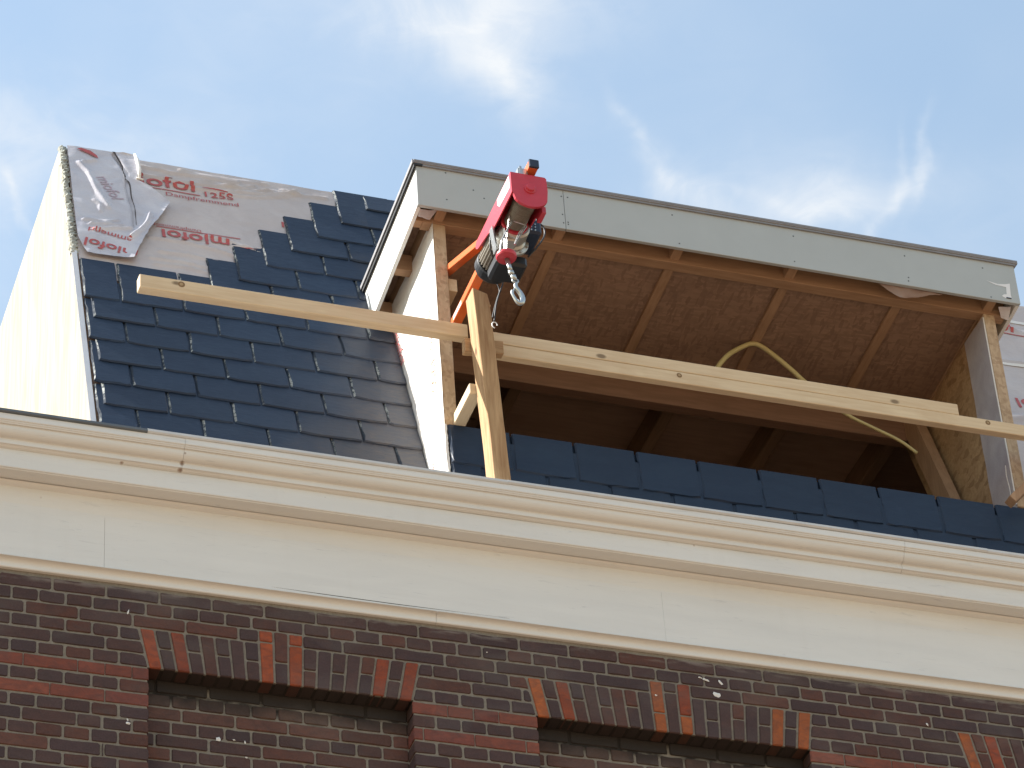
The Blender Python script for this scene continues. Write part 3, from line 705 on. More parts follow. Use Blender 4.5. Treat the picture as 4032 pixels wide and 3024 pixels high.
def flap():
    out = [(.432, 2.70), (.470, 2.575), (.69, 2.575), (.728, 2.69), (.79, 2.858), (.855, 2.99), (.912, 3.130), (.83, 3.235), (.765, 3.292), (.772, 3.40), (.768, 3.528), (.432, 3.534)]
    def inside(x, z):
        r = False; n = len(out)
        for i in range(n):
            a, b = out[i], out[i - 1]
            if (a[1] > z) != (b[1] > z) and x < (b[0] - a[0]) * (z - a[1]) / (b[1] - a[1]) + a[0]: r = not r
        return r
    # cut the outline in horizontal strips so that its edge stays clean
    V = []; F = []; rows = 100; cols = 46; z0, z1 = 2.576, 3.529
    for j in range(rows + 1):
        z = z0 + (z1 - z0) * j / rows; xs = []
        for i in range(len(out)):
            a, b = out[i], out[i - 1]
            if (a[1] > z) != (b[1] > z): xs.append((b[0] - a[0]) * (z - a[1]) / (b[1] - a[1]) + a[0])
        l, r = min(xs), max(xs)
        r += .004 * mnoise.noise(Vector((z * 30, 0, 0)))
        for i in range(cols + 1):
            x = l + (r - l) * i / cols; e = (i / cols) ** 6 * .012
            V.append(RP(x, z, flap_h(x, z) + e))
    for j in range(rows):
        for i in range(cols): a = j * (cols + 1) + i; F.append((a, a + 1, a + cols + 2, a + cols + 1))
    fl = mk('loose_foil', V, F, M_foil2, None, smooth=True)
    tag(fl, 'crumpled pale torn foil flap hanging over the top left corner of the slate roof', 'foil')
    foil_print('printed_word', 'miofol', .722, 2.648, .098, math.pi - .20, 1.05, mat=M_ink, hf=flap_h, lift=.004, parent=fl, bold=.0016)
    foil_print('printed_word', 'remmend', .725, 2.745, .062, math.pi - .22, 1.0, mat=M_ink, hf=flap_h, lift=.004, parent=fl, bold=.0006)
    foil_print('printed_word', 'miofol', .555, 3.27, .095, -1.25, .9, mat=simple('ink_seen_through_foil', (.50, .38, .44), .4, .3, var=.2), hf=flap_h, lift=.003, parent=fl, mirror=False)
    g = G(); P = [(.478, 3.500), (.50, 3.512), (.545, 3.505), (.575, 3.47), (.582, 3.44), (.56, 3.455), (.53, 3.475)]
    g.add([RP(x, z, flap_h(x, z) + .006) for x, z in P], [tuple(range(len(P)))[::-1]]); g.build('printed_patch', M_ink, fl)
    # dark split running down the flap and the rolled white edge at its right
    g = G(); pts = [(.664, 3.528), (.682, 3.47), (.70, 3.40), (.706, 3.33), (.722, 3.24), (.722, 3.13), (.731, 3.02), (.727, 2.88)]
    sp = smooth_path([(a, b, 0) for a, b in pts], 5); n = len(sp); V = []; F = []
    for i, p in enumerate(sp):
        w = .0045 * (1 - i / n) + .0015 + rnd(-.001, .001)
        for sgn in (-1, 1): V.append(RP(p.x + sgn * w, p.y, flap_h(p.x, p.y) + .006))
    for i in range(n - 1): F.append((2 * i, 2 * i + 1, 2 * i + 3, 2 * i + 2))
    mk('split', V, F, simple('shadowed_split', (.10, .09, .09), .9, .1, bump=0), fl)
    g = G(); g.tube([RP(.768, 3.525, .04), RP(.776, 3.46, .045), RP(.779, 3.38, .045), RP(.774, 3.30, .042)], [.006, .010, .010, .007], 10); g.tube([RP(.757, 3.297, .043), RP(.792, 3.290, .043)], .006, 8)
    g.build('rolled_edge', M_foilw, fl, smooth=True)
flap()
# ------------------------------------------------------------------ dormer
SLP = .080
def dz(y): return -SLP * (y - .05)
DXL, DXR, YF = 1.825, 4.868, .05
YB = 1.00
g = G(); g.prism([(YF + .02, 2.690), (YF + .02, 2.620), (YB - .05, 2.620 + dz(YB)), (YB + .08, 2.690 + dz(YB + .08))], DXL + .022, DXR - .022, 0)
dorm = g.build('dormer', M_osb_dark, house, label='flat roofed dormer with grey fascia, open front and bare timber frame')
def board(x0, x1, z0, z1, name='front_fascia'): return one(name, M_board, dorm, 'bbox', x0, x1, YF - .001, YF + .018, z0, z1, .0015)
board(DXL, 2.5443, 2.456, 2.700); board(2.5463, DXR, 2.456, 2.700)
def side(x0, x1, name, mat):
    g = G(); yb = .93
    g.prism([(YF + .019, 2.4565), (YF + .019, 2.690), (yb, 2.690 + dz(yb)), (yb - .11, 2.455 + dz(yb) - .012)], x0, x1, 0); return g.build(name, mat, dorm)
side(DXL, DXL + .018, 'side_fascia', M_boardside); side(DXR - .018, DXR, 'side_fascia', M_boardside)
# roof edge trims
g = G(); g.bbox(DXL - .012, DXR + .018, YF - .014, YF + .03, 2.7005, 2.7085, .002); g.bbox(DXL - .012, DXR + .018, YF - .0135, YF - .003, 2.7090, 2.722, .002); g.box(DXL - .002, DXR + .006, YF - .0100, YF + .03, 2.6905, 2.7004); g.build('roof_trim', M_trim, dorm)
def sidetrim(x0, x1, zo, h, mat, name):
    g = G(); yb = .95; g.prism([(YF - .012, 2.690 + zo), (YF - .012, 2.690 + zo + h), (yb, 2.690 + zo + h + dz(yb)), (yb, 2.690 + zo + dz(yb))], x0, x1, 0); g.build(name, mat, dorm)
sidetrim(DXL - .008, DXL + .03, .0005, .010, M_rubber, 'rubber_edge'); sidetrim(DXL - .014, DXL + .03, .011, .009, M_trim, 'roof_trim'); sidetrim(DXL - .020, DXL - .0145, .008, .022, M_trim, 'roof_trim'); sidetrim(DXL - .013, DXL - .0085, -.012, .019, M_rubber, 'rubber_edge')
sidetrim(DXR - .03, DXR + .014, .011, .020, M_trim, 'roof_trim')
g = G(); g.box(DXL + .03, DXR - .03, YF + .031, .98, 2.62, 2.70); 
V = [(x, y, 2.6925 + dz(y) + q) for x in (DXL + .0, DXR - .0) for y in (YF + .0, 1.02) for q in (0, .012)]
g = G(); g.add(V, [(0, 1, 3, 2), (4, 6, 7, 5), (0, 4, 5, 1), (2, 3, 7, 6), (0, 2, 6, 4), (1, 5, 7, 3)]); g.build('roof_membrane', M_rubber, dorm)
# screw heads in the fascia
g = G()
for x, z in [(1.969, 2.678), (1.967, 2.515), (2.533, 2.542), (2.5655, 2.653), (2.5575, 2.4995), (2.5578, 2.487), (2.5345, 2.653), (2.5346, 2.4909), (3.088, 2.653), (3.109, 2.482), (3.705, 2.648), (3.693, 2.489), (4.282, 2.641), (4.2814, 2.485), (4.2845, 2.507), (4.695, 2.647), (4.713, 2.470), (2.10, 2.60), (2.15, 2.56)]:
    g.lathe([(.0042, 0), (.0040, .0012)], (x, YF - .0005, z), (0, -1, 0), 8)
o = g.build('screws', M_screw, dorm); o['kind'] = 'stuff'
# sticker remnants at the right end
g = G(); g.add([(x, YF - .0022, z) for x, z in [(4.70, 2.572), (4.76, 2.560), (4.80, 2.566), (4.828, 2.575), (4.822, 2.50), (4.826, 2.476), (4.79, 2.478), (4.772, 2.487), (4.785, 2.500), (4.800, 2.503), (4.804, 2.548), (4.75, 2.552)]], [(0, 1, 2, 3, 10, 11), (3, 4, 9, 10), (4, 5, 6, 7, 8, 9)]); g.f = [f for f in g.f]
g.build('torn_sticker', M_sticker, dorm); one('torn_sticker', M_navy, dorm, 'box', 4.795, 4.822, YF - .0045, YF - .0025, 2.4775, 2.483)
# rafters run from the fascia back under the roof boards
RX = [1.953, 2.533, 3.118, 3.700, 4.288, 4.735]
def raf(x, w=.045, z=2.466, y0=YF + .022, y1=.97, h=.150):
    g = G(); t = .095
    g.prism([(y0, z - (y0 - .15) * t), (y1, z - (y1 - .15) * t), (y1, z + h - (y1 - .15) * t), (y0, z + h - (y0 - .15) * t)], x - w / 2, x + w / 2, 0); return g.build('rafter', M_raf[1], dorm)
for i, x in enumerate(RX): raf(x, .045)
# boards between the rafters
for i, (a, b) in enumerate(zip([1.846] + RX, RX + [4.846])):
    g = G(); l, r = a + (.024 if i else 0), b - (.024 if i < len(RX) else 0)
    def zc(y, o=.014): return 2.466 + o - (y - .15) * .095
    g.prism([(.218, zc(.218)), (.965, zc(.965)), (.965, zc(.965) + .015), (.218, zc(.218) + .015)], l, r, 0)
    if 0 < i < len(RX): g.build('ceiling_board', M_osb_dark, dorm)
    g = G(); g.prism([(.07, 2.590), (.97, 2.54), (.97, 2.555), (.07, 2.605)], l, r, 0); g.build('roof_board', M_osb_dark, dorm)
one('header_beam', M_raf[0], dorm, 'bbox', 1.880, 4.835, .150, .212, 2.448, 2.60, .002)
for y in (.475, .80): one('lookout', M_raf[0], dorm, 'bbox', 1.8435, 1.929, y, y + .05, 2.449 - (y - .15) * .09, 2.545 - (y - .15) * .09, .002)
one('lookout', M_raf[0], dorm, 'bbox', 1.8435, 1.8795, .150, .200, 2.4475, 2.56, .002)
# posts and cheeks
g = G(); g.bbox(1.927, 1.987, .150, .212, 1.287, 2.4475, .003, jit=.001); g.build('post', M_osb_edge, dorm)
g = G(); g.bbox(4.713, 4.772, .150, .212, 1.300, 2.4475, .003, jit=.001); g.build('post', M_osb_edge, dorm)
def cheek(x0, x1, name, mat, yf=.213, zlow=.71, ztop=2.455, deep=.02, **k):
    g = G(); yz = []
    yl = RP(0, zlow).y; zt = ztop - .03
    yz = [(yf, zlow), (yl + deep, zlow), (RP(0, 2.40).y + deep, 2.40), (yf, ztop)]
    g.prism(yz, x0, x1, 0); return g.build(name, mat, dorm, **k)
cheek(1.950, 1.968, 'cheek_board', M_osb); cheek(4.718, 4.736, 'cheek_board', M_osb, deep=.30)
# bright foil over the left cheek, from the post down to the gutter
def cheek_foil():
    V = []; F = []; nz_, ny = 90, 24
    for j in range(nz_ + 1):
        z = .735 + (2.47 - .735) * j / nz_; y0 = .149 - .06 * max(0, (1.287 - z)) + .003 * mnoise.noise(Vector((z * 9, 1, 1))); y1 = RP(0, min(z, 2.41)).y + .012
        for i in range(ny + 1):
            y = y0 + (y1 - y0) * i / ny; x = 1.9245 + .0035 * mnoise.noise(Vector((y * 6, z * 5, 3.))) + .0015 * mnoise.noise(Vector((y * 20, z * 9, 3.))); V.append((x, y, z))
    for j in range(nz_):
        for i in range(ny): a = j * (ny + 1) + i; F.append((a, a + ny + 1, a + ny + 2, a + 1))
    o = mk('cheek_foil', V, F, M_foilw, dorm, smooth=True, label='bright white foil on the sunlit left cheek')
    # ragged fringe where the sheet meets the overhang, and where it turns round the front below the post
    g = G(); V = []; F = []; n = 40
    for i in range(n + 1):
        z = .735 + (1.285 - .735) * i / n; y = .148 - .06 * (1.287 - z); V += [(1.9235, y - .002, z), (1.934 + rnd(-.002, .002), y - .0035, z)]
    for i in range(n): F.append((2 * i, 2 * i + 1, 2 * i + 3, 2 * i + 2))
    mk('foil_fold', V, F, M_foilw, dorm)
    Vt, Ft = text_mesh('miofol 125S', .085, 1.0)
    mk('printed_word', [(1.9195, .285 - v.y, 2.02 - v.x * 1.15) for v in Vt], [f[::-1] for f in Ft], M_ink2, dorm)
    Vt, Ft = text_mesh('miofol', .10, 1.0)
    mk('printed_word', [(1.9195, .80 - v.y - .36 * v.x, 2.30 - v.x * 1.1) for v in Vt], [f[::-1] for f in Ft], M_ink, dorm)
    Vt, Ft = text_mesh('Dampfremmend', .05, 1.0)
    mk('printed_word', [(1.9195, .335 - v.y - .05 * v.x, 1.22 - v.x) for v in Vt], [f[::-1] for f in Ft], M_ink, dorm)
cheek_foil()
# foil strip on the inside of the right cheek, white edge line
def foil_strip(xf, y0, y1, z0, z1, name, mat, amp=.003):
    V = []; F = []; n, m = 60, 8
    for j in range(n + 1):
        z = z0 + (z1 - z0) * j / n
        for i in range(m + 1):
            y = y0 + (y1 - y0) * i / m + (.004 * mnoise.noise(Vector((z * 7, 3, 0))) if i == m else 0); V.append((xf + amp * mnoise.noise(Vector((y * 12, z * 6, 2.))), y, z))
    for j in range(n):
        for i in range(m): a = j * (m + 1) + i; F.append((a, a + m + 1, a + m + 2, a + 1))
    return mk(name, V, F, mat, dorm, smooth=True)
foil_strip(4.709, .151, .37, 1.29, 2.43, 'foil_strip', M_foil3)
g = G(); g.tube(smooth_path([(4.7065, .148, 1.31), (4.709, .150, 1.6), (4.7065, .149, 2.0), (4.708, .150, 2.42)], 6), .0035, 6); g.build('foil_hem', M_foilw, dorm)
g = G(); g.tube(smooth_path([(4.704, .185, 1.36), (4.706, .183, 1.42), (4.705, .19, 1.5), (4.707, .187, 1.56)], 4), .003, 6); g.build('foil_hem', M_foilw, dorm)
# torn foil hanging under the fascia near the right end
def rag(name, P, mat):
    V = []; n = 14; F = []
    a, b, c, d = [Vector(p) for p in P]
    for i in range(n + 1):
        for j in range(n + 1):
            u, v = i / n, j / n; p = (a * (1 - u) + b * u) * (1 - v) + (d * (1 - u) + c * u) * v
            p.y += .010 * mnoise.noise(Vector((p.x * 16, p.z * 20, 7.))) ; p.z += .004 * mnoise.noise(Vector((p.x * 30, p.z * 9, 1.))); V.append(p)
    for i in range(n):
        for j in range(n): q = i * (n + 1) + j; F.append((q, q + n + 1, q + n + 2, q + 1))
    return mk(name, V, F, mat, dorm, smooth=True)
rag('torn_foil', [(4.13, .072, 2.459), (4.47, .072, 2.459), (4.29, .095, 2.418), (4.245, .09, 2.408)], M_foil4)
rag('torn_foil', [(4.775, .10, 2.462), (4.84, .09, 2.47), (4.83, .13, 2.41), (4.80, .14, 2.43)], M_foil2)
rag('torn_foil', [(1.845, .09, 2.470), (1.93, .09, 2.475), (1.91, .14, 2.455), (1.85, .13, 2.458)], M_foil3)
# apron of slates under the opening
LEAN = .06
def AP(x, z, off=0.): return Vector((x, .128 + LEAN * (z - .75) - off, z))
apron = one('apron_board', M_slate, dorm, 'prism', [(AP(0, .72).y + .03, .72), (AP(0, .72).y + .004, .72), (AP(0, 1.281).y + .004, 1.281), (AP(0, 1.281).y + .03, 1.281)], 1.975, 4.76, 0)
def apron_slate(x0, x1, z0, z1, ob=.014, ot=.003):
    V, F, m = slate_geo(x0, x1, z0, z1, ob, ot, t=.012, rag=.7); W_ = []
    for v in V:  # from the roof slope back to (x, z, offset), then onto the apron
        z = v.z; k = (.437 + TS * (v.z - 1.241) - v.y); off = k * CS; zz = v.z - off * SN; W_.append(AP(v.x, zz, off))
    return mk('slate', W_, F, M_slate, dorm)
for r_, (z0, o) in enumerate(((1.060, .0), (.880, .1475), (.720, 0.))):
    x = 1.936 - (.1475 if o else 0)
    while x < 4.9:
        a, b = max(x + .0042, 1.940), min(x + .2947 - .0042, 4.95); x += .2947
        if b - a < .03: continue
        apron_slate(a, b, z0 + rnd(-.003, .003), min(z0 + .343, 1.2865 + rnd(-.002, .002)), .016 - .001 * r_)
# inside: purlin, mansard rafters, joists
one('purlin', M_beam, dorm, 'bbox', .45, 8.9, .955, 1.020, 2.250, 2.40, .003)
def mraf(x, w, z0, z1, name='roof_rafter', d=.11):
    a, b = RP(x, z0, -.025), RP(x, z1, -.025); c, e = RP(x, z1, -.025 - d), RP(x, z0, -.025 - d)
    g = G(); g.prism([(a.y, a.z), (b.y, b.z), (c.y, c.z), (e.y, e.z)], x - w / 2, x + w / 2, 0); return g.build(name, M_raf[2], roof)
mraf(4.655, .055, 1.05, 3.45); mraf(1.99, .05, 1.05, 3.45); mraf(.6, .05, .8, 3.45); mraf(5.4, .05, .8, 3.45); mraf(6.1, .05, .8, 3.45)
for x in (2.55, 3.13, 3.72, 4.31): mraf(x, .055, 2.45, 3.45)
for x in (1.2, 1.9, 2.65, 3.45, 4.05, 4.65, 5.3): one('ceiling_joist', M_raf[1], roof, 'bbox', x, x + .06, 1.03, 6.9, 2.42, 2.56, .003)
g = G(); g.box(.5, 8.9, 1.03, 6.9, 2.562, 2.58); g.build('attic_ceiling', M_attic, roof)
for y in (3.6,): one('cross_beam', M_raf[0], roof, 'bbox', .5, 8.9, y, y + .07, 2.33, 2.4185, .003)
one('short_block', M_pine[1], dorm, 'bbox', 2.000, 2.041, .19, .30, 2.094, 2.165, .002)
one('sill_plate', M_raf[0], dorm, 'bbox', 1.99, 4.71, .205, .265, 1.215, 1.258, .002)
one('right_brace', M_raf[2], dorm, 'beam', (4.60, .02, 1.215), (4.90, .02, 1.53), .04, .06, (0, 1, 0))
# ------------------------------------------------------------------ scaffold timbers in front of the dormer
def timber(name, x0, x1, y0, y1, z0, z1, mat, label, cat, bevel=.003, dzx=0., jit=.0012):
    g = G(); g.bbox(x0, x1, y0, y1, z0, z1, bevel, jit=jit)
    if dzx: g.v = [(x, y, z + dzx * (x - x0)) for x, y, z in g.v]
    return tag(g.build(name, mat), label, cat)
def knot(parent, x, z, y, r=.014):
    g = G(); g.lathe([(r, 0), (r * .8, .0006), (r * .55, .0002)], (x, y, z), (0, -1, 0), 14); g.build('knot', simple('knot_ring', (.26, .17, .09), .7, .2, bump=0), parent)
    g = G(); g.lathe([(r * .5, .0008), (r * .3, .0011)], (x, y, z), (0, -1, 0), 12); g.build('knot', simple('knot_core', (.42, .30, .17), .7, .2, bump=0), parent)
t1 = timber('timber_rail', .504, 1.996, -.040, .008, 1.640, 1.714, M_pine[0], 'square pine timber rail left of the upright post, crossing in front of the slates', 'timber', dzx=.002)
knot(t1, .690, 1.690, -.0408, .016)
t2 = timber('timber_rail', 2.02, 5.4, -.041, -.001, 1.567, 1.632, M_pine[0], 'lower and longer of the two stacked pine rails across the dormer opening', 'timber')
knot(t2, 2.993, 1.6105, -.0415, .013); knot(t2, 4.522, 1.612, -.0415, .013)
t3 = timber('timber_rail', 2.06, 4.381, -.040, -.002, 1.634, 1.698, M_pine[0], 'upper and shorter of the two stacked pine rails across the dormer opening', 'timber')
t4 = timber('timber_cleat', 1.961, 2.143, -.082, -.043, 1.530, 1.602, M_pine_old[0], 'short pine block fixed behind the upright post under the rails', 'block', dzx=.08)
# the upright post, leaning a little to the left
g = G(); bm = bmesh.new(); bmesh.ops.create_cube(bm, size=1)
H0, H1 = .715, 1.806
for v in bm.verts:
    f = v.co.z + .5; v.co = Vector(((2.0215 - .045 * f) + (v.co.x + .5) * .0735, -.190 + (v.co.y + .5) * .100 - .0 * f, H0 + (H1 - H0) * f))
bmesh.ops.subdivide_edges(bm, edges=[e for e in bm.edges if abs(e.verts[0].co.z - e.verts[1].co.z) > .5], cuts=14)
for v in bm.verts:
    if H0 + .02 < v.co.z < H1 - .02: v.co += Vector((.0028 * mnoise.noise(Vector((v.co.x * 30, 0, v.co.z * 7))), .002 * mnoise.noise(Vector((v.co.y * 30, 4, v.co.z * 7))), 0))
    if v.co.z > H1 - .02 and v.co.x > 2.03: v.co.z -= .022; v.co.x -= .006
bmesh.ops.bevel(bm, geom=[e for e in bm.edges], offset=.0025, segments=1, affect='EDGES'); bmesh.ops.recalc_face_normals(bm, faces=bm.faces[:]); bm.verts.index_update()
g.add([v.co[:] for v in bm.verts], [[v.index for v in f.verts] for f in bm.faces]); bm.free()
post = tag(g.build('timber_post', M_pine_old[2]), 'rough sawn upright timber post standing in the gutter before the dormer', 'post')
g = G(); g.bbox(2.048, 2.056, -.192, -.186, 1.71, 1.722, .001); g.build('splinter', M_pine_old[2], post)
st = timber('timber_strut', 1.968, 2.022, -.089, .30, 1.290, 1.345, M_pine[1], 'short level pine strut between the upright post and the dormer sill', 'timber')
# ------------------------------------------------------------------ orange support arm
arm = empty('support_arm', (2.0, .35, 1.83), 'orange steel outrigger arm that carries the red hoist', 'steel arm')
g = G(); g.bbox(1.980, 2.022, -.985, .42, 1.838, 1.876, .002); g.build('arm_tube', M_orange, arm)
g = G(); g.bbox(1.9785, 2.0235, -.998, -.9855, 1.835, 1.879, .003); g.build('end_cap', M_navy, arm)
g = G(); g.beam((2.003, -.56, 1.868), (2.003, .42, 2.318), .040, .032, (0, 0, 1)); g.build('diagonal_tube', M_orange, arm)
g = G(); g.add([(1.9795, y, z) for y, z in ((-.02, 1.846), (.10, 1.846), (.10, 1.868), (-.02, 1.868))], [(0, 1, 2, 3)]); g.build('label_plate', M_sticker, arm)
# ------------------------------------------------------------------ electric hoist
HX, HY, HZ = -.010, -.030, -.024
hoist = empty('electric_hoist', (2.0 + HX, -.70 + HY, 1.83 + HZ), 'red electric rope hoist with hook hanging under the orange arm', 'hoist')
def hs(g, name, mat, **k):
    g.v = [(x + HX, y + HY, z + HZ) for x, y, z in g.v]; return g.build(name, mat, hoist, **k)
plate = [(1.917, 1.838), (2.064, 1.836), (2.072, 1.829), (2.0745, 1.760), (2.071, 1.722)]
for i in range(1, 12):
    a = -math.radians(8 + i * 13.2); plate.append((1.996 + .078 * math.cos(a), 1.722 + .062 * math.sin(a)))
plate.append((1.917, 1.727))
g = G(); g.prism(plate, -.936, -.922, 1); hs(g, 'front_plate', M_red)
g = G(); g.lathe([(.027, 0), (.026, .006), (.021, .008), (.019, .015), (.017, .017)], (1.994, -.935, 1.758), (0, -1, 0), 28); hs(g, 'shaft_boss', M_red, smooth=False)
sp_ = [(-.936, 1.838), (-.936, 1.727), (-.905, 1.724), (-.70, 1.730), (-.645, 1.742), (-.605, 1.760), (-.53, 1.776), (-.465, 1.789), (-.444, 1.806), (-.440, 1.823), (-.457, 1.838)]
g = G(); g.prism(sp_, 1.911, 1.917, 0); hs(g, 'side_plate', M_red)
g = G(); g.prism([(-.921, 1.836), (-.921, 1.735), (-.86, 1.715), (-.80, 1.715), (-.78, 1.74), (-.60, 1.76), (-.60, 1.836)], 2.068, 2.074, 0); g.bbox(2.062, 2.082, -.88, -.81, 1.685, 1.722, .002); hs(g, 'side_plate', M_red)
g = G(); g.box(1.9175, 2.0675, -.9215, -.44, 1.830, 1.836); hs(g, 'top_plate', M_red)
g = G(); g.add([(1.9103, y, z) for y, z in ((-.915, 1.833), (-.918, 1.765), (-.775, 1.775), (-.752, 1.800), (-.752, 1.833))], [(0, 1, 2, 3, 4)]); hs(g, 'sticker', M_sticker)
g = G(); g.add([(1.9096, y, z) for y, z in ((-.905, 1.826), (-.895, 1.800), (-.862, 1.788), (-.845, 1.806), (-.858, 1.828))], [(0, 1, 2, 3, 4)]); hs(g, 'sticker_mark', M_grey)
g = G(); pr = []
for i in range(44): pr.append((.0465 + (.0022 if i % 2 else -.0004) + (.0025 if 8 < i < 20 else 0), i * .0042))
g.lathe(pr, (1.992, -.915, 1.738), (0, 1, 0), 36); hs(g, 'rope_drum', M_rope)
g = G(); g.lathe([(.060, 0), (.061, .004), (.060, .012), (.05, .014)], (1.994, -.728, 1.742), (0, 1, 0), 40); g.box(1.93, 2.06, -.7275, -.7165, 1.775, 1.829); hs(g, 'drum_flange', M_red)
g = G(); g.lathe([(.055, 0), (.062, .01), (.064, .06), (.060, .075), (.069, .085), (.069, .10)], (2.008, -.712, 1.742), (0, 1, 0), 40); g.bbox(1.955, 2.02, -.69, -.63, 1.672, 1.70, .006); hs(g, 'gear_housing', M_alu, smooth=False)
g = G(); g.lathe([(.060, 0), (.074, .004), (.074, .018), (.066, .022)], (2.022, -.612, 1.740), (0, 1, 0), 40)
for a in (200, 250, 300, 340): 
    A = math.radians(a); g.lathe([(.006, 0), (.005, .006)], (2.022 + .067 * math.cos(A), -.613, 1.740 + .067 * math.sin(A)), (0, -1, 0), 8)
hs(g, 'bearing_ring', M_alu)
def fins():
    g = G(); n = 30; V = []; F = []; ys = [(-.592, .9), (-.585, 1.), (-.43, 1.), (-.425, .9)]; c = (2.005, 1.768)
    ring = []
    for i in range(n * 4):
        a = 2 * math.pi * i / (n * 4); r = .078 if i % 4 in (0, 1) else .068; ring.append((r * math.cos(a), r * math.sin(a)))
    m = len(ring)
    for y, s in ys: V += [(c[0] + x * s, y, c[1] + z * s) for x, z in ring]
    for j in range(len(ys) - 1):
        for i in range(m): k = (i + 1) % m; F.append((j * m + i, j * m + k, (j + 1) * m + k, (j + 1) * m + i)[::-1])
    F.append(tuple(range(m))); F.append(tuple(range(3 * m, 4 * m))[::-1]); g.add(V, F); hs(g, 'motor', M_cast)
fins()
g = G(); g.lathe([(.079, 0), (.081, .01), (.081, .05), (.072, .064), (.05, .066)], (2.005, -.424, 1.766), (0, 1, 0), 36); hs(g, 'fan_cover', M_black)
g = G(); g.bbox(1.962, 2.105, -.555, -.42, 1.655, 1.715, .012); hs(g, 'switch_box', M_black)
g = G(); g.bbox(2.070, 2.135, -.68, -.52, 1.745, 1.826, .010); hs(g, 'capacitor_box', M_navy)
g = G()
for i in range(6): g.lathe([(.004, 0), (.0035, .004)], (2.085 + .018 * (i % 2), -.681, 1.758 + .016 * (i // 2)), (0, -1, 0), 8)
hs(g, 'box_screws', M_steel)
g = G(); g.tube(smooth_path([(1.945, -.70, 1.768), (1.950, -.715, 1.73), (1.938, -.74, 1.66), (1.925, -.77, 1.60), (1.922, -.77, 1.55)], 4), .0035, 6); hs(g, 'limit_rod', M_steel)
g = G(); g.tube([(1.893, -.79, 1.515), (1.903, -.79, 1.570), (1.940, -.79, 1.655), (1.9605, -.79, 1.692), (1.972, -.79, 1.692), (2.012, -.79, 1.684), (2.021, -.79, 1.676), (1.990, -.79, 1.620), (1.962, -.79, 1.562)], .0038, 6); g.tube([(1.9625, -.785, 1.568), (1.985, -.785, 1.63), (2.014, -.785, 1.68)], .003, 6); hs(g, 'limit_lever', M_steel)
g = G(); g.box(1.898, 1.906, -.70, -.66, 1.60, 1.73); g.v = [(x - (1.73 - z) * -.10, y, z) for x, y, z in g.v]; hs(g, 'lever_bracket', M_steel)
g = G(); g.tube([(1.9475, -.80, 1.730), (1.9400, -.765, 1.64), (1.9365, -.75, 1.545)], .0028, 6); hs(g, 'steel_rope', M_steel)
g = G(); g.lathe([(.010, .022), (.034, .019), (.044, .010), (.045, 0), (.042, -.008), (.014, -.012)], (1.934, -.75, 1.520), (0, 0, 1), 36); hs(g, 'stop_disc', M_red)
g = G(); g.lathe([(.011, 0), (.0095, .05), (.0095, .065)], (1.935, -.75, 1.512), (.21, 0, -1), 14); g.lathe([(.009, 0), (.0125, .004), (.0125, .018), (.009, .022)], (1.9475, -.75, 1.446), (.3, 0, -1), 14); g.lathe([(.007, 0), (.013, .008), (.011, .022), (.007, .03)], (1.9545, -.75, 1.426), (.45, 0, -1), 12); hs(g, 'swivel', M_steel, smooth=True)
g = G(); ring = [(1.966 + .0125 * math.cos(t), -.75 + .003 * math.sin(t), 1.395 + .0125 * math.sin(t)) for t in [2 * math.pi * i / 14 for i in range(14)]]; g.tube(ring, .0048, 8, True)
hk = smooth_path([(1.970, -.75, 1.386), (1.966, -.75, 1.366), (1.973, -.75, 1.348), (1.986, -.75, 1.328), (1.9935, -.75, 1.304), (1.990, -.75, 1.283), (1.980, -.75, 1.274), (1.968, -.75, 1.281), (1.957, -.75, 1.300), (1.949, -.75, 1.322), (1.951, -.75, 1.338)], 5)
rr = [.0075 + .0045 * math.sin(math.pi * min(1, i / (len(hk) - 1) * 1.25)) for i in range(len(hk))]; rr = [max(.0035, q) for q in rr]
g.tube(hk, rr, 10); hs(g, 'hook', M_steel, smooth=True)
g = G(); g.tube([(1.966, -.751, 1.362), (1.9505, -.751, 1.330)], .0038, 6); g.lathe([(.006, 0), (.006, .014)], (1.967, -.744, 1.364), (0, -1, 0), 10); hs(g, 'hook_latch', M_steel)
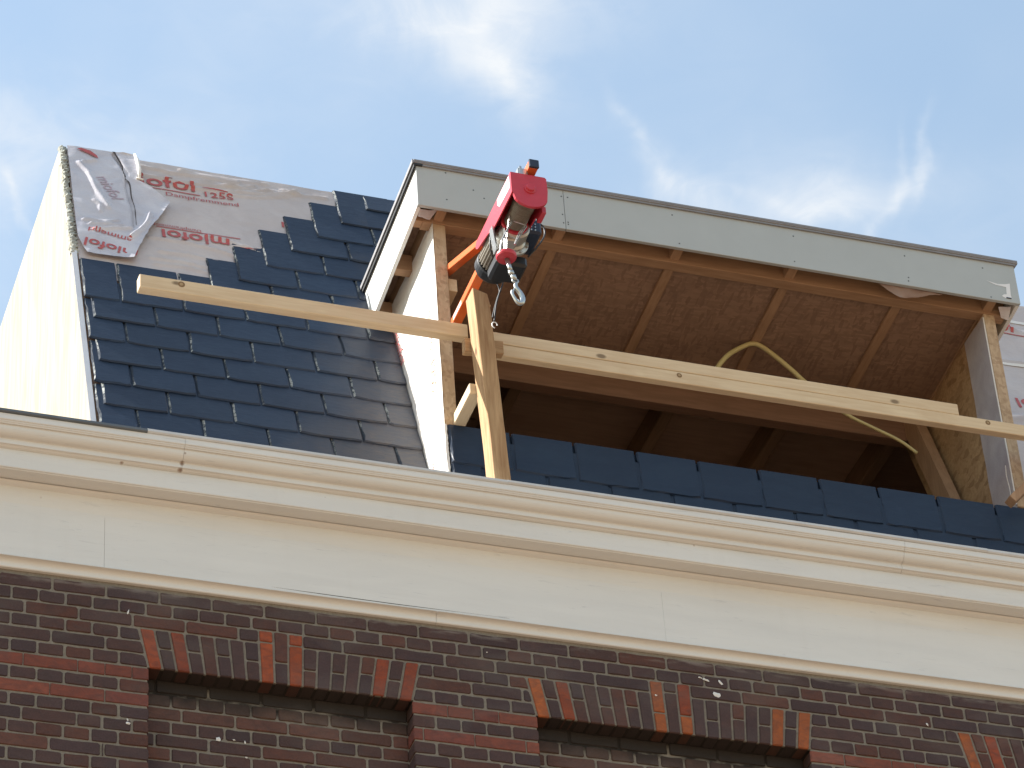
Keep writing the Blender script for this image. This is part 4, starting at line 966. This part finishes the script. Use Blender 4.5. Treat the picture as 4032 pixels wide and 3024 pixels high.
g = G(); g.tube(smooth_path([(2.125, -.56, 1.850), (2.16, -.57, 1.895), (2.182, -.57, 1.890), (2.190, -.57, 1.860), (2.182, -.57, 1.822), (2.150, -.565, 1.768), (2.11, -.55, 1.715)], 6), .0038, 7); hs(g, 'power_cable', M_black, smooth=True)
g = G(); g.tube(smooth_path([(1.925, -.60, 1.772), (1.9245, -.59, 1.72), (1.93, -.58, 1.69), (1.945, -.56, 1.672)], 5), .0038, 7); hs(g, 'motor_cable', M_black, smooth=True)
g = G(); g.tube(smooth_path([(2.029, -.35, 1.800), (2.029, -.35, 1.760), (2.031, -.35, 1.719), (2.042, -.35, 1.672), (2.030, -.35, 1.63), (2.014, -.35, 1.573), (2.00, -.35, 1.512)], 6), .0030, 6)
g.tube(smooth_path([(2.078, -.35, 1.80), (2.069, -.355, 1.755), (2.053, -.355, 1.695), (2.036, -.355, 1.644), (2.018, -.355, 1.575), (2.006, -.352, 1.49)], 6), .0032, 6)
hs(g, 'control_cable', M_black, smooth=True)
g = G(); g.box(2.005, 2.05, -.935, -.86, 1.842, 1.878); g.v = [(x - .055, y + .01, z) for x, y, z in g.v]; g.box(1.956, 1.966, -.93, -.86, 1.836, 1.886); hs(g, 'arm_clamp', M_steel)
# ring at the end of the hanging cord
RGX, RGZ = 1.998, 1.449
g = G(); ring = [(RGX + .012 * math.cos(t), -.38, RGZ + .016 * math.sin(t)) for t in [2 * math.pi * i / 16 for i in range(13)]]; g.tube(ring, .0028, 6)
tag(g.build('wire_ring', M_sticker), 'small white wire ring seen between the upright post and the stacked rails', 'ring')
# conduit
g = G(); pts = [(3.470, .60, 2.19), (3.488, .60, 2.238), (3.552, .60, 2.322), (3.638, .60, 2.390), (3.687, .60, 2.413), (3.732, .60, 2.403), (3.805, .60, 2.348), (3.877, .60, 2.283), (3.922, .60, 2.236), (4.02, .60, 2.145), (4.14, .60, 2.060), (4.255, .60, 2.010), (4.394, .60, 1.952), (4.480, .60, 1.890)]
sp = smooth_path(pts, 6); g.tube(sp, [.0125 - .004 * max(0, min(1, (p.x - 3.95) / .25)) for p in sp], 8)
tag(g.build('conduit_pipe', M_yellow, smooth=True), 'thin pale yellow bent pipe arching behind the stacked rails in the dormer', 'pipe')
